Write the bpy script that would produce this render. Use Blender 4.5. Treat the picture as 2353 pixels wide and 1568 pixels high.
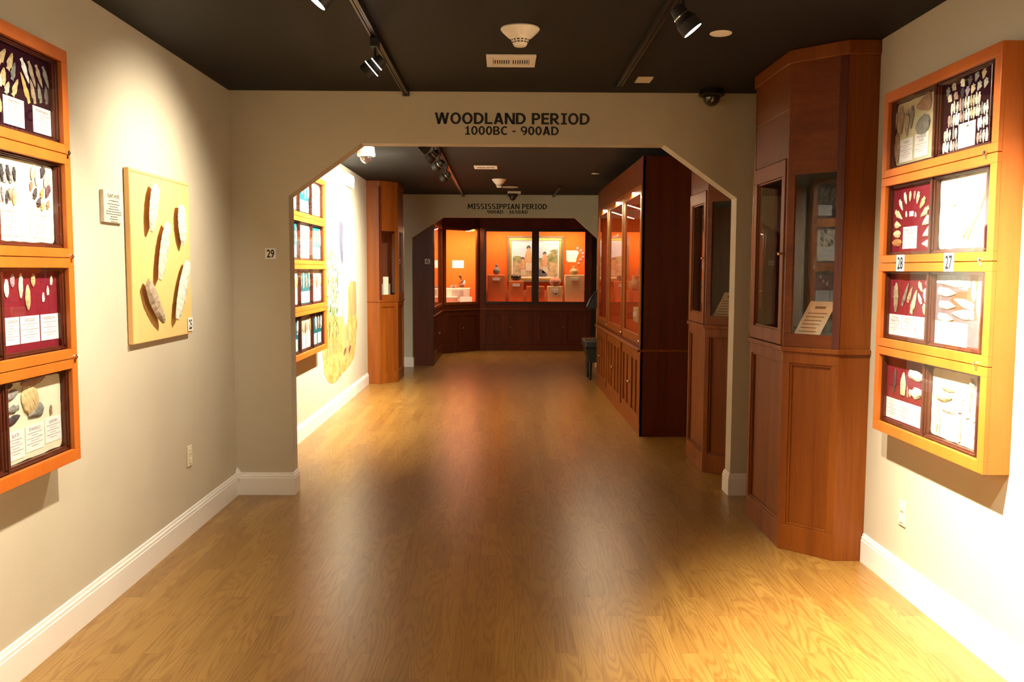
import bpy, bmesh, math, random
from mathutils import Vector, Matrix
R = random.Random(7)
SC = bpy.context.scene
COL = SC.collection
for o in list(bpy.data.objects):
    bpy.data.objects.remove(o)

# ------------------------------------------------------------------ camera, world, exposure
CAMZ = 1.559
cam_d = bpy.data.cameras.new('camera'); cam = bpy.data.objects.new('camera', cam_d); COL.objects.link(cam)
F, PITCH, YAW, ROLL = 2029.9, .08018, .01078, .00419
cam_d.sensor_fit = 'HORIZONTAL'; cam_d.sensor_width = 36; cam_d.lens = 36*F/2353; cam_d.clip_start = .05
fw = Vector((math.sin(YAW)*math.cos(PITCH), math.cos(YAW)*math.cos(PITCH), -math.sin(PITCH)))
rt = Vector((math.cos(YAW), -math.sin(YAW), 0)); up = rt.cross(fw)
r2 = math.cos(ROLL)*rt+math.sin(ROLL)*up; u2 = -math.sin(ROLL)*rt+math.cos(ROLL)*up
cam.matrix_world = Matrix(((r2.x, u2.x, -fw.x, 0), (r2.y, u2.y, -fw.y, 0), (r2.z, u2.z, -fw.z, CAMZ), (0, 0, 0, 1)))
SC.camera = cam
SC.view_settings.view_transform = 'Standard'; SC.view_settings.look = 'None'
SC.view_settings.gamma = 1; SC.view_settings.use_curve_mapping = False
SC.view_settings.exposure = 1.9
w = bpy.data.worlds.new('dim'); SC.world = w; w.use_nodes = True
w.node_tree.nodes['Background'].inputs[0].default_value = (1, .85, .68, 1)
w.node_tree.nodes['Background'].inputs[1].default_value = 0.02
SC.cycles.max_bounces = 8; SC.cycles.transparent_max_bounces = 16
SC.cycles.caustics_reflective = False; SC.cycles.caustics_refractive = False
SC.cycles.sample_clamp_indirect = 6
WARM = (1, .908, .732)

# rooms, metres: near room y<6.04, middle room 6.18..14.156, far room beyond
XL, XR, HC = -1.836, 1.948, 2.75
Y1, Y1B, Y2, Y2B = 6.04, 6.18, 14.156, 14.296

# ------------------------------------------------------------------ materials
MATS = {}
def nt(name):
    m = bpy.data.materials.new(name); m.use_nodes = True
    t = m.node_tree; b = t.nodes['Principled BSDF']
    MATS[name] = m
    return m, t, b
def N(t, kind, **kw):
    n = t.nodes.new(kind)
    for k, v in kw.items():
        if k in n.inputs: n.inputs[k].default_value = v
        else: setattr(n, k, v)
    return n
def rgb(c): return (c[0], c[1], c[2], 1)
def plain(name, c, rough=.6, metal=0, var=.12, scale=30, bump=0, spec=.5, bscale=None, coat=0):
    m, t, b = nt(name); L = t.links.new
    tc = N(t, 'ShaderNodeTexCoord'); nz = N(t, 'ShaderNodeTexNoise', Scale=scale, Detail=4)
    L(tc.outputs['Object'], nz.inputs['Vector'])
    r = N(t, 'ShaderNodeValToRGB'); L(nz.outputs['Fac'], r.inputs[0])
    r.color_ramp.elements[0].position = .3; r.color_ramp.elements[1].position = .7
    r.color_ramp.elements[0].color = rgb([x*(1-var) for x in c]); r.color_ramp.elements[1].color = rgb([min(1, x*(1+var)) for x in c])
    L(r.outputs[0], b.inputs['Base Color'])
    b.inputs['Roughness'].default_value = rough; b.inputs['Metallic'].default_value = metal
    b.inputs['Specular IOR Level'].default_value = spec
    if coat: b.inputs['Coat Weight'].default_value = coat; b.inputs['Coat Roughness'].default_value = .1
    if bump:
        n2 = N(t, 'ShaderNodeTexNoise', Scale=bscale or scale*4, Detail=3); L(tc.outputs['Object'], n2.inputs['Vector'])
        bp = N(t, 'ShaderNodeBump', Strength=bump, Distance=.004); L(n2.outputs['Fac'], bp.inputs['Height']); L(bp.outputs[0], b.inputs['Normal'])
    return m
def wood(name, c1, c2, rough=.32, sx=14, sz=.9, coat=.25):
    m, t, b = nt(name); L = t.links.new
    tc = N(t, 'ShaderNodeTexCoord'); mp = N(t, 'ShaderNodeMapping'); mp.inputs['Scale'].default_value = (sx, sx, sz)
    L(tc.outputs['Object'], mp.inputs[0])
    n1 = N(t, 'ShaderNodeTexNoise', Scale=1.0, Detail=5, Roughness=.6, Distortion=.6); L(mp.outputs[0], n1.inputs['Vector'])
    mp2 = N(t, 'ShaderNodeMapping'); mp2.inputs['Scale'].default_value = (sx*14, sx*14, sz*6); L(tc.outputs['Object'], mp2.inputs[0])
    n2 = N(t, 'ShaderNodeTexNoise', Scale=1.0, Detail=2); L(mp2.outputs[0], n2.inputs['Vector'])
    r = N(t, 'ShaderNodeValToRGB'); r.color_ramp.elements[0].position = .3; r.color_ramp.elements[1].position = .72
    r.color_ramp.elements[0].color = rgb(c1); r.color_ramp.elements[1].color = rgb(c2)
    mx = N(t, 'ShaderNodeMix', data_type='FLOAT'); mx.inputs[0].default_value = .25
    L(n1.outputs['Fac'], mx.inputs[2]); L(n2.outputs['Fac'], mx.inputs[3]); L(mx.outputs[0], r.inputs[0])
    L(r.outputs[0], b.inputs['Base Color']); b.inputs['Roughness'].default_value = rough
    b.inputs['Coat Weight'].default_value = coat; b.inputs['Coat Roughness'].default_value = .2; b.inputs['Specular IOR Level'].default_value = .3
    bp = N(t, 'ShaderNodeBump', Strength=.06, Distance=.002); L(n2.outputs['Fac'], bp.inputs['Height']); L(bp.outputs[0], b.inputs['Normal'])
    return m
def glass(name, tint=(1, 1, 1)):
    m = bpy.data.materials.new(name); m.use_nodes = True; MATS[name] = m
    t = m.node_tree; t.nodes.clear(); L = t.links.new
    out = N(t, 'ShaderNodeOutputMaterial'); tr = N(t, 'ShaderNodeBsdfTransparent', Color=rgb(tint))
    gl = N(t, 'ShaderNodeBsdfGlossy', Roughness=.01); lw = N(t, 'ShaderNodeLayerWeight', Blend=.5)
    pw = N(t, 'ShaderNodeMath', operation='POWER'); pw.inputs[1].default_value = 4.0; L(lw.outputs['Facing'], pw.inputs[0]); fr = pw
    ml = N(t, 'ShaderNodeMath', operation='MULTIPLY_ADD'); ml.inputs[1].default_value = .75; ml.inputs[2].default_value = .035; ml.use_clamp = True
    mx = N(t, 'ShaderNodeMixShader'); L(fr.outputs[0], ml.inputs[0]); L(ml.outputs[0], mx.inputs[0]); L(tr.outputs[0], mx.inputs[1]); L(gl.outputs[0], mx.inputs[2]); L(mx.outputs[0], out.inputs[0])
    return m
def emit(name, c, s):
    m, t, b = nt(name); b.inputs['Base Color'].default_value = rgb(c); b.inputs['Emission Color'].default_value = rgb(c); b.inputs['Emission Strength'].default_value = s
    return m
def floor_mat():
    m, t, b = nt('oak_strip_floor'); L = t.links.new
    tc = N(t, 'ShaderNodeTexCoord'); mp = N(t, 'ShaderNodeMapping'); mp.inputs['Rotation'].default_value = (0, 0, math.pi/2)
    L(tc.outputs['Object'], mp.inputs[0])
    br = N(t, 'ShaderNodeTexBrick'); br.offset = .37; br.offset_frequency = 2
    for k, v in (('Scale', 1.0), ('Mortar Size', .0012), ('Mortar Smooth', .3), ('Brick Width', .62), ('Row Height', .084), ('Bias', 0.0)): br.inputs[k].default_value = v
    br.inputs['Color1'].default_value = (0, 0, 0, 1); br.inputs['Color2'].default_value = (1, 1, 1, 1); br.inputs['Mortar'].default_value = (.5, .5, .5, 1)
    L(mp.outputs[0], br.inputs['Vector'])
    # contour-line grain, shifted from strip to strip
    sp = N(t, 'ShaderNodeSeparateXYZ'); L(tc.outputs['Object'], sp.inputs[0])
    def M(op, a, bb=None, v=None):
        n = N(t, 'ShaderNodeMath', operation=op)
        L(a, n.inputs[0])
        if bb is not None: L(bb, n.inputs[1])
        elif v is not None: n.inputs[1].default_value = v
        return n.outputs[0]
    bw = N(t, 'ShaderNodeRGBToBW'); L(br.outputs['Color'], bw.inputs[0])
    cx = M('MULTIPLY', sp.outputs[0], v=9.0); cy = M('MULTIPLY', sp.outputs[1], v=.75)
    cz = M('MULTIPLY', bw.outputs[0], v=23.0)
    cb = N(t, 'ShaderNodeCombineXYZ'); L(cx, cb.inputs[0]); L(cy, cb.inputs[1]); L(cz, cb.inputs[2])
    ns = N(t, 'ShaderNodeTexNoise', Scale=1.0, Detail=1.5, Roughness=.45); L(cb.outputs[0], ns.inputs['Vector'])
    ring = M('SINE', M('MULTIPLY', ns.outputs['Fac'], v=120.0))
    ring = M('MULTIPLY', M('ADD', ring, v=1.0), v=.5)
    ring = M('POWER', ring, v=2.2)
    mp3 = N(t, 'ShaderNodeMapping'); mp3.inputs['Scale'].default_value = (260, 9, 1); L(tc.outputs['Object'], mp3.inputs[0])
    fine = N(t, 'ShaderNodeTexNoise', Scale=1.0, Detail=2); L(mp3.outputs[0], fine.inputs['Vector'])
    tone = N(t, 'ShaderNodeValToRGB'); L(bw.outputs[0], tone.inputs[0])
    tone.color_ramp.elements[0].color = (.272, .138, .028, 1); tone.color_ramp.elements[1].color = (.345, .186, .041, 1)
    dk = N(t, 'ShaderNodeMix', data_type='RGBA', blend_type='MULTIPLY'); L(tone.outputs[0], dk.inputs[6]); dk.inputs[7].default_value = (.66, .50, .38, 1)
    L(M('MULTIPLY', M('MULTIPLY', ring, fine.outputs['Fac']), v=1.25), dk.inputs[0])
    dk2 = N(t, 'ShaderNodeMix', data_type='RGBA', blend_type='MULTIPLY'); L(dk.outputs[2], dk2.inputs[6]); dk2.inputs[7].default_value = (.55, .42, .30, 1)
    L(M('MULTIPLY', br.outputs['Fac'], v=.6), dk2.inputs[0])
    L(dk2.outputs[2], b.inputs['Base Color'])
    rr = N(t, 'ShaderNodeMapRange'); rr.inputs[3].default_value = .24; rr.inputs[4].default_value = .36; L(fine.outputs['Fac'], rr.inputs[0]); L(rr.outputs[0], b.inputs['Roughness'])
    b.inputs['Specular IOR Level'].default_value = .6
    bp = N(t, 'ShaderNodeBump', Strength=.12, Distance=.001); L(fine.outputs['Fac'], bp.inputs['Height']); L(bp.outputs[0], b.inputs['Normal'])
    return m
M_FLOOR = floor_mat()
M_WALL = plain('beige_wall_paint', (.53, .465, .345), .62, var=.03, scale=3, bump=.12, bscale=220, spec=.3)
M_WALL2 = plain('grey_green_wall_paint', (.52, .50, .38), .65, var=.03, scale=3, bump=.1, bscale=220, spec=.3)
M_CEIL = plain('black_ceiling_paint', (.0062, .0051, .0046), .65, var=.1, scale=5, bump=.1, bscale=200, spec=.35)
M_TRIM = plain('white_gloss_trim', (.80, .76, .70), .3, var=.02, scale=4)
M_OR = wood('orange_stained_maple', (.46, .105, .011), (.56, .145, .018), .42, 9, 1.4, .1)
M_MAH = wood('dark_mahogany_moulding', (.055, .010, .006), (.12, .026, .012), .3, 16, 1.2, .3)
M_CHER = wood('red_cherry_wood', (.135, .030, .0028), (.265, .072, .0062), .40, 11, .7, .0)
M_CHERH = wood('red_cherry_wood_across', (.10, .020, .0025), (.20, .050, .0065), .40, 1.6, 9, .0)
M_DKW = wood('deep_brown_red_wood', (.060, .011, .003), (.140, .028, .006), .38, 10, .6, .05)
M_DARKST = plain('near_black_stain', (.022, .009, .007), .35, var=.2)
M_BLACK = plain('black_metal', (.012, .011, .011), .3, var=.1)
M_BLACKM = plain('black_matte', (.010, .009, .009), .6, var=.1)
M_WHITEP = plain('white_plastic', (.80, .74, .66), .4, var=.02)
M_IVORY = plain('ivory_plastic', (.74, .66, .47), .4, var=.02)
M_BRASS = plain('brass', (.72, .50, .18), .25, 1, var=.08)
M_CHROME = plain('chrome', (.75, .73, .70), .12, 1, var=.02)
M_PAPER = plain('white_card_paper', (.80, .78, .75), .8, var=.02)
M_TAN = plain('tan_card_paper', (.62, .40, .22), .8, var=.05)
M_INK = plain('black_ink', (.010, .010, .010), .7, var=.02)
M_INKG = plain('faint_grey_print', (.42, .37, .36), .8, var=.02)
M_OCHP = plain('ochre_print', (.55, .38, .16), .8)
M_INKB = plain('brown_print', (.16, .08, .03), .8, var=.02)
M_TITLE = plain('grey_title_print', (.16, .13, .13), .8, var=.02)
M_FELT = plain('crimson_felt', (.185, .014, .026), .95, var=.15, scale=60, spec=.05)
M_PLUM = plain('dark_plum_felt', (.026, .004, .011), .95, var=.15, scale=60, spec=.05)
M_PARCH = plain('cream_parchment', (.74, .68, .50), .8, var=.07, scale=12)
M_TANB = plain('tan_parchment', (.56, .50, .30), .8, var=.10, scale=12)
M_TEAL = plain('teal_felt', (.018, .15, .17), .9, var=.12, scale=50, spec=.05)
M_MAPLE = plain('pale_yellow_panel', (.80, .50, .19), .5, var=.04, scale=2)
M_ORG = plain('orange_case_fabric', (.72, .148, .022), .85, var=.05, scale=14, spec=.1)
M_PEDO = plain('orange_brown_plinth', (.62, .15, .035), .7, var=.06, scale=90)
M_PEDC = plain('cream_speckled_plinth', (.80, .58, .32), .7, var=.07, scale=90)
M_WPED = plain('white_plinth', (.85, .78, .68), .6, var=.03)
M_LINER = plain('dark_green_grey_liner', (.020, .027, .024), .8, var=.15)
M_GLASS = glass('clear_pane')
M_GILT = plain('gilt_frame', (.55, .36, .10), .35, .7, var=.25, scale=60, bump=.5)
M_GREYF = plain('grey_brown_frame', (.16, .11, .07), .5, var=.3, scale=50)
M_GRN = plain('grey_green_leather', (.022, .026, .020), .45, var=.15, scale=20)
STONE = {'tan': (.60, .45, .22), 'tanbrown': (.38, .29, .19), 'slate': (.20, .20, .17), 'cream': (.80, .74, .56), 'pale': (.55, .53, .40), 'white': (.84, .81, .76),
 'ochre': (.62, .40, .12), 'dark': (.10, .085, .075), 'charcoal': (.045, .036, .042), 'mauve': (.42, .33, .36), 'grey': (.30, .28, .27), 'peach': (.72, .52, .36),
 'offwhite': (.76, .70, .60), 'stone': (.56, .52, .42), 'rust': (.48, .20, .07), 'orange': (.62, .30, .08), 'maroon': (.13, .05, .06), 'gold': (.68, .47, .12),
 'brown': (.33, .19, .11), 'black': (.02, .015, .015), 'rosy': (.48, .30, .24), 'sand': (.70, .58, .34), 'olive': (.26, .21, .12), 'sandstone': (.60, .46, .35)}
for k, c in STONE.items():
    plain('stone_'+k, c, .6, var=.28, scale=45, bump=.5, bscale=60)

# ------------------------------------------------------------------ mesh helpers
class MB:
    def __init__(s): s.v = []; s.f = []
    def add(s, vs, fs):
        n = len(s.v); s.v += [tuple(p) for p in vs]; s.f += [tuple(i+n for i in f) for f in fs]; return s
    def box(s, x0, x1, y0, y1, z0, z1):
        vs = [(x, y, z) for z in (z0, z1) for y in (y0, y1) for x in (x0, x1)]
        return s.add(vs, [(0, 2, 3, 1), (4, 5, 7, 6), (0, 1, 5, 4), (2, 6, 7, 3), (0, 4, 6, 2), (1, 3, 7, 5)])
    def fr(s, O, U, V, W, u0, u1, v0, v1, w0, w1):
        O, U, V, W = map(Vector, (O, U, V, W))
        vs = [O+U*u+V*v+W*q for q in (w0, w1) for v in (v0, v1) for u in (u0, u1)]
        return s.add(vs, [(0, 2, 3, 1), (4, 5, 7, 6), (0, 1, 5, 4), (2, 6, 7, 3), (0, 4, 6, 2), (1, 3, 7, 5)])
    def prism(s, pts, ext):          # pts 3-D loop, ext vector
        e = Vector(ext); n = len(pts); P = [Vector(p) for p in pts]
        vs = P+[p+e for p in P]
        fs = [tuple(range(n-1, -1, -1)), tuple(range(n, 2*n))]+[(i, (i+1) % n, (i+1) % n+n, i+n) for i in range(n)]
        return s.add(vs, fs)
    def plan(s, pts, z0, z1): return s.prism([(x, y, z0) for x, y in pts], (0, 0, z1-z0))
    def tube(s, a, b, r, n=12, r2=None, caps=True):
        a, b = Vector(a), Vector(b); d = (b-a).normalized(); q = d.orthogonal().normalized(); t = d.cross(q); r2 = r if r2 is None else r2
        vs = []
        for c, rr in ((a, r), (b, r2)):
            vs += [c+(q*math.cos(2*math.pi*i/n)+t*math.sin(2*math.pi*i/n))*rr for i in range(n)]
        fs = [(i, (i+1) % n, (i+1) % n+n, i+n) for i in range(n)]
        if caps: fs += [tuple(range(n-1, -1, -1)), tuple(range(n, 2*n))]
        return s.add(vs, fs)
    def lathe(s, O, prof, n=24, axis=(0, 0, 1)):   # prof (r, h) list
        O = Vector(O); d = Vector(axis).normalized(); q = d.orthogonal().normalized(); t = d.cross(q); vs = []; fs = []
        for r, h in prof:
            vs += [O+d*h+(q*math.cos(2*math.pi*i/n)+t*math.sin(2*math.pi*i/n))*max(r, 1e-4) for i in range(n)]
        for k in range(len(prof)-1):
            fs += [(k*n+i, k*n+(i+1) % n, (k+1)*n+(i+1) % n, (k+1)*n+i) for i in range(n)]
        fs += [tuple(range(n-1, -1, -1)), tuple(range((len(prof)-1)*n, len(prof)*n))]
        return s.add(vs, fs)
    def build(s, name, mat, parent=None, origin=None, bevel=0, smooth=False):
        me = bpy.data.meshes.new(name)
        if origin is None:
            if parent is not None: origin = (0, 0, 0)
            else:
                xs, ys, zs = zip(*s.v); origin = ((min(xs)+max(xs))/2, (min(ys)+max(ys))/2, min(zs))
        O = Vector(origin)
        me.from_pydata([Vector(p)-O for p in s.v], [], s.f)
        bm = bmesh.new(); bm.from_mesh(me); bmesh.ops.recalc_face_normals(bm, faces=bm.faces); bm.to_mesh(me); bm.free()
        me.materials.append(MATS[mat] if isinstance(mat, str) else mat)
        if smooth:
            for p in me.polygons: p.use_smooth = True
        o = bpy.data.objects.new(name, me); COL.objects.link(o); o.location = O
        if parent is not None: o.parent = parent; o.matrix_parent_inverse = wm(parent).inverted()
        if bevel:
            md = o.modifiers.new('bevel', 'BEVEL'); md.width = bevel; md.segments = 2; md.limit_method = 'ANGLE'
        return o
def wm(o):
    m = Matrix.LocRotScale(o.location, o.rotation_euler, o.scale)
    if o.parent: return wm(o.parent) @ o.matrix_parent_inverse @ m
    return m
def tag(o, label, cat, group=None, kind=None):
    o['label'] = label
    if cat: o['category'] = cat
    if group: o['group'] = group
    if kind: o['kind'] = kind
    return o
def thing(name, loc, label, cat, group=None):
    o = bpy.data.objects.new(name, None); COL.objects.link(o); o.location = loc; o.empty_display_size = .05
    return tag(o, label, cat, group)
def struct(mb, name, mat, label=None, bevel=0):
    o = mb.build(name, mat, bevel=bevel); o['kind'] = 'structure'
    if label: o['label'] = label
    return o
TXT = {}
def text(name, s, size, M, mat, parent, bold=0, sx=1, ext=.0006, align='CENTER'):
    key = (s, bold, ext, align)
    if key not in TXT:
        cu = bpy.data.curves.new('lettering', 'FONT'); cu.body = s; cu.size = 1; cu.extrude = ext; cu.offset = bold; cu.align_x = align; cu.resolution_u = 3
        ob = bpy.data.objects.new('lettering', cu); COL.objects.link(ob)
        dg = bpy.context.evaluated_depsgraph_get(); me = bpy.data.meshes.new_from_object(ob.evaluated_get(dg))
        bpy.data.objects.remove(ob); bpy.data.curves.remove(cu); TXT[key] = me
    me = TXT[key].copy(); me.name = name
    me.transform(M @ Matrix.Diagonal((size*sx, size, size if ext < .01 else 1, 1)))
    me.materials.clear(); me.materials.append(mat)
    if parent is not None:
        o = bpy.data.objects.new(name, me); COL.objects.link(o); o.parent = parent; o.matrix_parent_inverse = wm(parent).inverted()
    else:
        c = sum((v.co for v in me.vertices), Vector())/max(1, len(me.vertices)); me.transform(Matrix.Translation(-c))
        o = bpy.data.objects.new(name, me); COL.objects.link(o); o.location = c
    return o
def frame_m(O, U, V):               # plane matrix: local x->U, y->V
    U = Vector(U).normalized(); V = Vector(V).normalized(); W = U.cross(V)
    return Matrix(((U.x, V.x, W.x, O[0]), (U.y, V.y, W.y, O[1]), (U.z, V.z, W.z, O[2]), (0, 0, 0, 1)))

# ------------------------------------------------------------------ the rooms
struct(MB().box(XL-.3, XR+.3, -3.2, 18.4, -.08, 0), 'floor', M_FLOOR)
struct(MB().box(XL-.3, XR+.3, -3.2, 18.4, HC, HC+.1), 'ceiling', M_CEIL)
struct(MB().box(XL-.15, XL, -3.1, 18.3, 0, HC), 'wall_left', M_WALL)
struct(MB().box(XR, XR+.15, -3.1, 18.3, 0, HC), 'wall_right', M_WALL)
struct(MB().box(XL, XR, -3.1, -3.0, 0, HC), 'wall_behind', M_WALL)
struct(MB().box(XL, XR, 18.1, 18.2, 0, HC), 'wall_end', M_WALL)
def arch(name, y, t, aL, aR, zs, cl, cr, zt, mat):
    p = [(XL, 0), (aL, 0), (aL, zs), (cl, zt), (cr, zt), (aR, zs), (aR, 0), (XR, 0), (XR, HC), (XL, HC)]
    return struct(MB().prism([(x, y, z) for x, z in p], (0, t, 0)), name, mat)
arch('wall_woodland_arch', Y1, .14, -1.447, 1.587, 2.052, -.955, 1.09, 2.405, M_WALL)
arch('wall_mississippian_arch', Y2, .14, -1.443, 1.516, 2.062, -.951, 1.152, 2.392, M_WALL2)
def baseboard(name, path, closed=False):
    prof = [(0, 0), (.016, 0), (.016, .118), (.013, .122), (.013, .134), (.008, .140), (.006, .152), (0, .155)]
    mb = MB(); n = len(path); rings = []
    for i, (x, y) in enumerate(path):
        p = Vector((x, y))
        d1 = (p-Vector(path[i-1])).normalized() if i > 0 else None
        d2 = (Vector(path[i+1])-p).normalized() if i < n-1 else None
        if d1 is None: d1 = d2
        if d2 is None: d2 = d1
        n1 = Vector((-d1.y, d1.x)); n2 = Vector((-d2.y, d2.x)); m = (n1+n2)/(1+n1.dot(n2))
        rings.append([(p.x+m.x*a, p.y+m.y*a, b) for a, b in prof])
    k = len(prof); vs = [q for r in rings for q in r]
    fs = [(i*k+j, i*k+(j+1) % k, (i+1)*k+(j+1) % k, (i+1)*k+j) for i in range(n-1) for j in range(k)]
    fs += [tuple(range(k)), tuple(range((n-1)*k, n*k))]
    return struct(mb.add(vs, fs), name, M_TRIM)
# paths run so that the room is on their left
baseboard('baseboard_left_near', [(-1.447, Y1B-.001), (-1.447, Y1), (XL, Y1), (XL, -3.0)])
baseboard('baseboard_right_near', [(XR, -3.0), (XR, 4.636)])
baseboard('baseboard_arch_right', [(XR, 5.765), (XR, Y1), (1.587, Y1), (1.587, Y1B), (1.66, Y1B)])
baseboard('baseboard_left_middle', [(XL, 11.99), (XL, Y1B), (-1.447, Y1B)])
baseboard('baseboard_far_arch_left', [(-1.443, Y2B-.001), (-1.443, Y2), (XL, Y2), (XL, 13.12)])
baseboard('baseboard_far_arch_right', [(XR, 12.10), (XR, Y2), (1.516, Y2), (1.516, Y2B-.001)])
baseboard('baseboard_far_right', [(XR, Y2B), (XR, 17.0)])
mb = MB(); mb.prism([(XL+.001, Y1-.03, .155), (XL+.03, Y1-.001, .155), (XL+.03, Y1-.03, .155)], (0, 0, .002))
mb = MB().add([(XL, Y1, .155), (XL+.032, Y1, .155), (XL+.032, Y1-.032, .155), (XL, Y1-.032, .155), (XL+.004, Y1-.004, .198), (XL+.032, Y1, .120), (XL, Y1-.032, .120), (XL+.032, Y1-.032, .120), (XL, Y1, .120)],
    [(0, 1, 4), (1, 2, 4), (2, 3, 4), (3, 0, 4), (1, 5, 7, 2), (2, 7, 6, 3), (5, 8, 6, 7), (0, 8, 5, 1), (3, 6, 8, 0)])
struct(mb, 'trim_1', M_TRIM)

# ------------------------------------------------------------------ lettering on the arches
def glyph(c):
    """bold wide sans capital of height 1: (list of quads/loops, advance width)"""
    q = []; T, H_ = .225, .18
    def re_(x0, x1, y0, y1): q.append([(x0, y0), (x1, y0), (x1, y1), (x0, y1)])
    def pg(a, b, w_): q.append([(a[0]-w_/2, a[1]), (a[0]+w_/2, a[1]), (b[0]+w_/2, b[1]), (b[0]-w_/2, b[1])])
    def arc(cx, cy, rx, ry, a0, a1, t=T, th=H_):
        n = max(6, int(abs(a1-a0)/12))
        P = []
        for i in range(n+1):
            a = math.radians(a0+(a1-a0)*i/n); P.append(((cx+rx*math.cos(a), cy+ry*math.sin(a)), (cx+(rx-t)*math.cos(a), cy+(ry-th)*math.sin(a))))
        for i in range(n): q.append([P[i][0], P[i+1][0], P[i+1][1], P[i][1]])
    W_ = .8
    if c == 'O': arc(.46, .5, .46, .52, 0, 360); W_ = .92
    elif c == '0': arc(.37, .5, .37, .52, 0, 360); W_ = .74
    elif c == 'D': re_(0, T, 0, 1); arc(.36, .5, .50, .5, -90, 90); re_(T, .36, 0, H_); re_(T, .36, 1-H_, 1); W_ = .86
    elif c == 'L': re_(0, T, 0, 1); re_(T, .66, 0, H_); W_ = .66
    elif c in 'PR':
        re_(0, T, 0, 1); arc(.38, .685, .36, .315, -90, 90); re_(T, .38, 1-H_, 1); re_(T, .38, .37, .37+H_); W_ = .74
        if c == 'R': pg((.38, .40), (.72, 0), .26); W_ = .84
    elif c == 'B': re_(0, T, 0, 1); arc(.40, .74, .32, .26, -90, 90, T, .155); arc(.42, .275, .36, .275, -90, 90, T, .16); re_(T, .40, .845, 1); re_(T, .42, .40, .55); re_(T, .42, 0, .16); W_ = .78
    elif c == 'E': re_(0, T, 0, 1); re_(T, .66, 0, H_); re_(T, .62, .42, .42+H_); re_(T, .66, 1-H_, 1); W_ = .66
    elif c == 'I': re_(.16, .16+T, 0, 1); re_(0, .16, 0, .15); re_(.365, .525, 0, .15); re_(0, .16, .85, 1); re_(.365, .525, .85, 1); W_ = .525
    elif c == 'N': re_(0, T, 0, 1); re_(.65, .65+T, 0, 1); pg((.12, 1), (.735, 0), .24); W_ = .855
    elif c == 'M': re_(0, T, 0, 1); re_(.80, 1.005, 0, 1); pg((.13, 1), (.50, .25), .25); pg((.50, .25), (.875, 1), .25); W_ = 1.005
    elif c == 'W': pg((.11, 1), (.35, 0), .22); pg((.35, 0), (.62, 1), .22); pg((.62, 1), (.89, 0), .22); pg((.89, 0), (1.13, 1), .22); W_ = 1.24
    elif c == 'A': pg((.13, 0), (.43, 1), .24); pg((.75, 0), (.45, 1), .24); re_(.24, .64, .19, .35); W_ = .88
    elif c == 'C': arc(.46, .5, .46, .52, 52, 308); W_ = .76
    elif c == 'S': arc(.37, .735, .36, .285, 38, 270, .20, .16); arc(.37, .275, .37, .295, 90, -142, .20, .16); re_(.30, .44, .415, .57); W_ = .74
    elif c == '1': re_(.22, .22+T, 0, 1); re_(.04, .22, 0, .15); re_(.425, .60, 0, .15); re_(.04, .22, .72, .85); W_ = .62
    elif c == '9': arc(.37, .665, .37, .355, 0, 360, .20, .16); arc(.33, .50, .41, .52, -100, 20, .20, .16); W_ = .74
    elif c == '6': arc(.37, .335, .37, .355, 0, 360, .20, .16); arc(.41, .50, .41, .52, 80, 200, .20, .16); W_ = .74
    elif c == '5': re_(.05, .66, .84, 1); re_(.05, .23, .5, .84); arc(.32, .33, .38, .35, 105, -125, .20, .16); W_ = .70
    elif c == '-': re_(.04, .42, .34, .50); W_ = .46
    elif c == ' ': W_ = .34
    return q, W_
def wall_text(lines, y, label):
    t = thing('wall_lettering', (lines[0][1], y, lines[0][3]), label, 'lettering')
    for nm, x0, x1, z0, z1, s_ in lines:
        x = 0; words = [[]]
        for ch in s_:
            g, w_ = glyph(ch)
            if ch == ' ': words.append([])
            words[-1] += [[(px+x, pz) for px, pz in p] for p in g]; x += w_+.085
        x -= .085
        for wd, polys in zip(s_.split(' '), words):
            mb = MB()
            for p in polys: mb.prism([(x0+px/x*(x1-x0), y, z0+pz*(z1-z0)) for px, pz in p], (0, -.0015, 0))
            mb.build('word', M_INK, t)['label'] = 'black lettering '+wd
wall_text([('heading', -.46, .582, 2.537, 2.612, 'WOODLAND PERIOD'), ('date_line', -.258, .374, 2.466, 2.523, '1000BC - 900AD')], Y1, 'black letters reading WOODLAND PERIOD 1000BC - 900AD above the near arch')
wall_text([('heading', -.558, .70, 2.524, 2.607, 'MISSISSIPPIAN PERIOD'), ('date_line', -.254, .397, 2.453, 2.506, '900AD - 1650AD')], Y2, 'small black letters reading MISSISSIPPIAN PERIOD 900AD - 1650AD above the far arch')

def number_tag(c, U, V, w_, h_, s, label, group='white number tags'):
    """square white number tag centred at c, facing U x V"""
    U, V = Vector(U), Vector(V); W = U.cross(V)
    t = thing('number_tag', c, label, 'number tag', group)
    MB().fr(c, U, V, W, -w_/2, w_/2, -h_/2, h_/2, 0, .003).build('plate', M_PAPER, t)
    o = text('digits', s, h_*1.02, frame_m(Vector(c)+W*.0036-V*h_*.355, U, V), M_INK, t, bold=.025, sx=w_/h_*.70)
    return t
number_tag((-1.575, Y1-.001, 1.664), (1, 0, 0), (0, 0, 1), .073, .073, '29', 'white tag numbered 29 on the beige wall left of the near arch')

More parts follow.
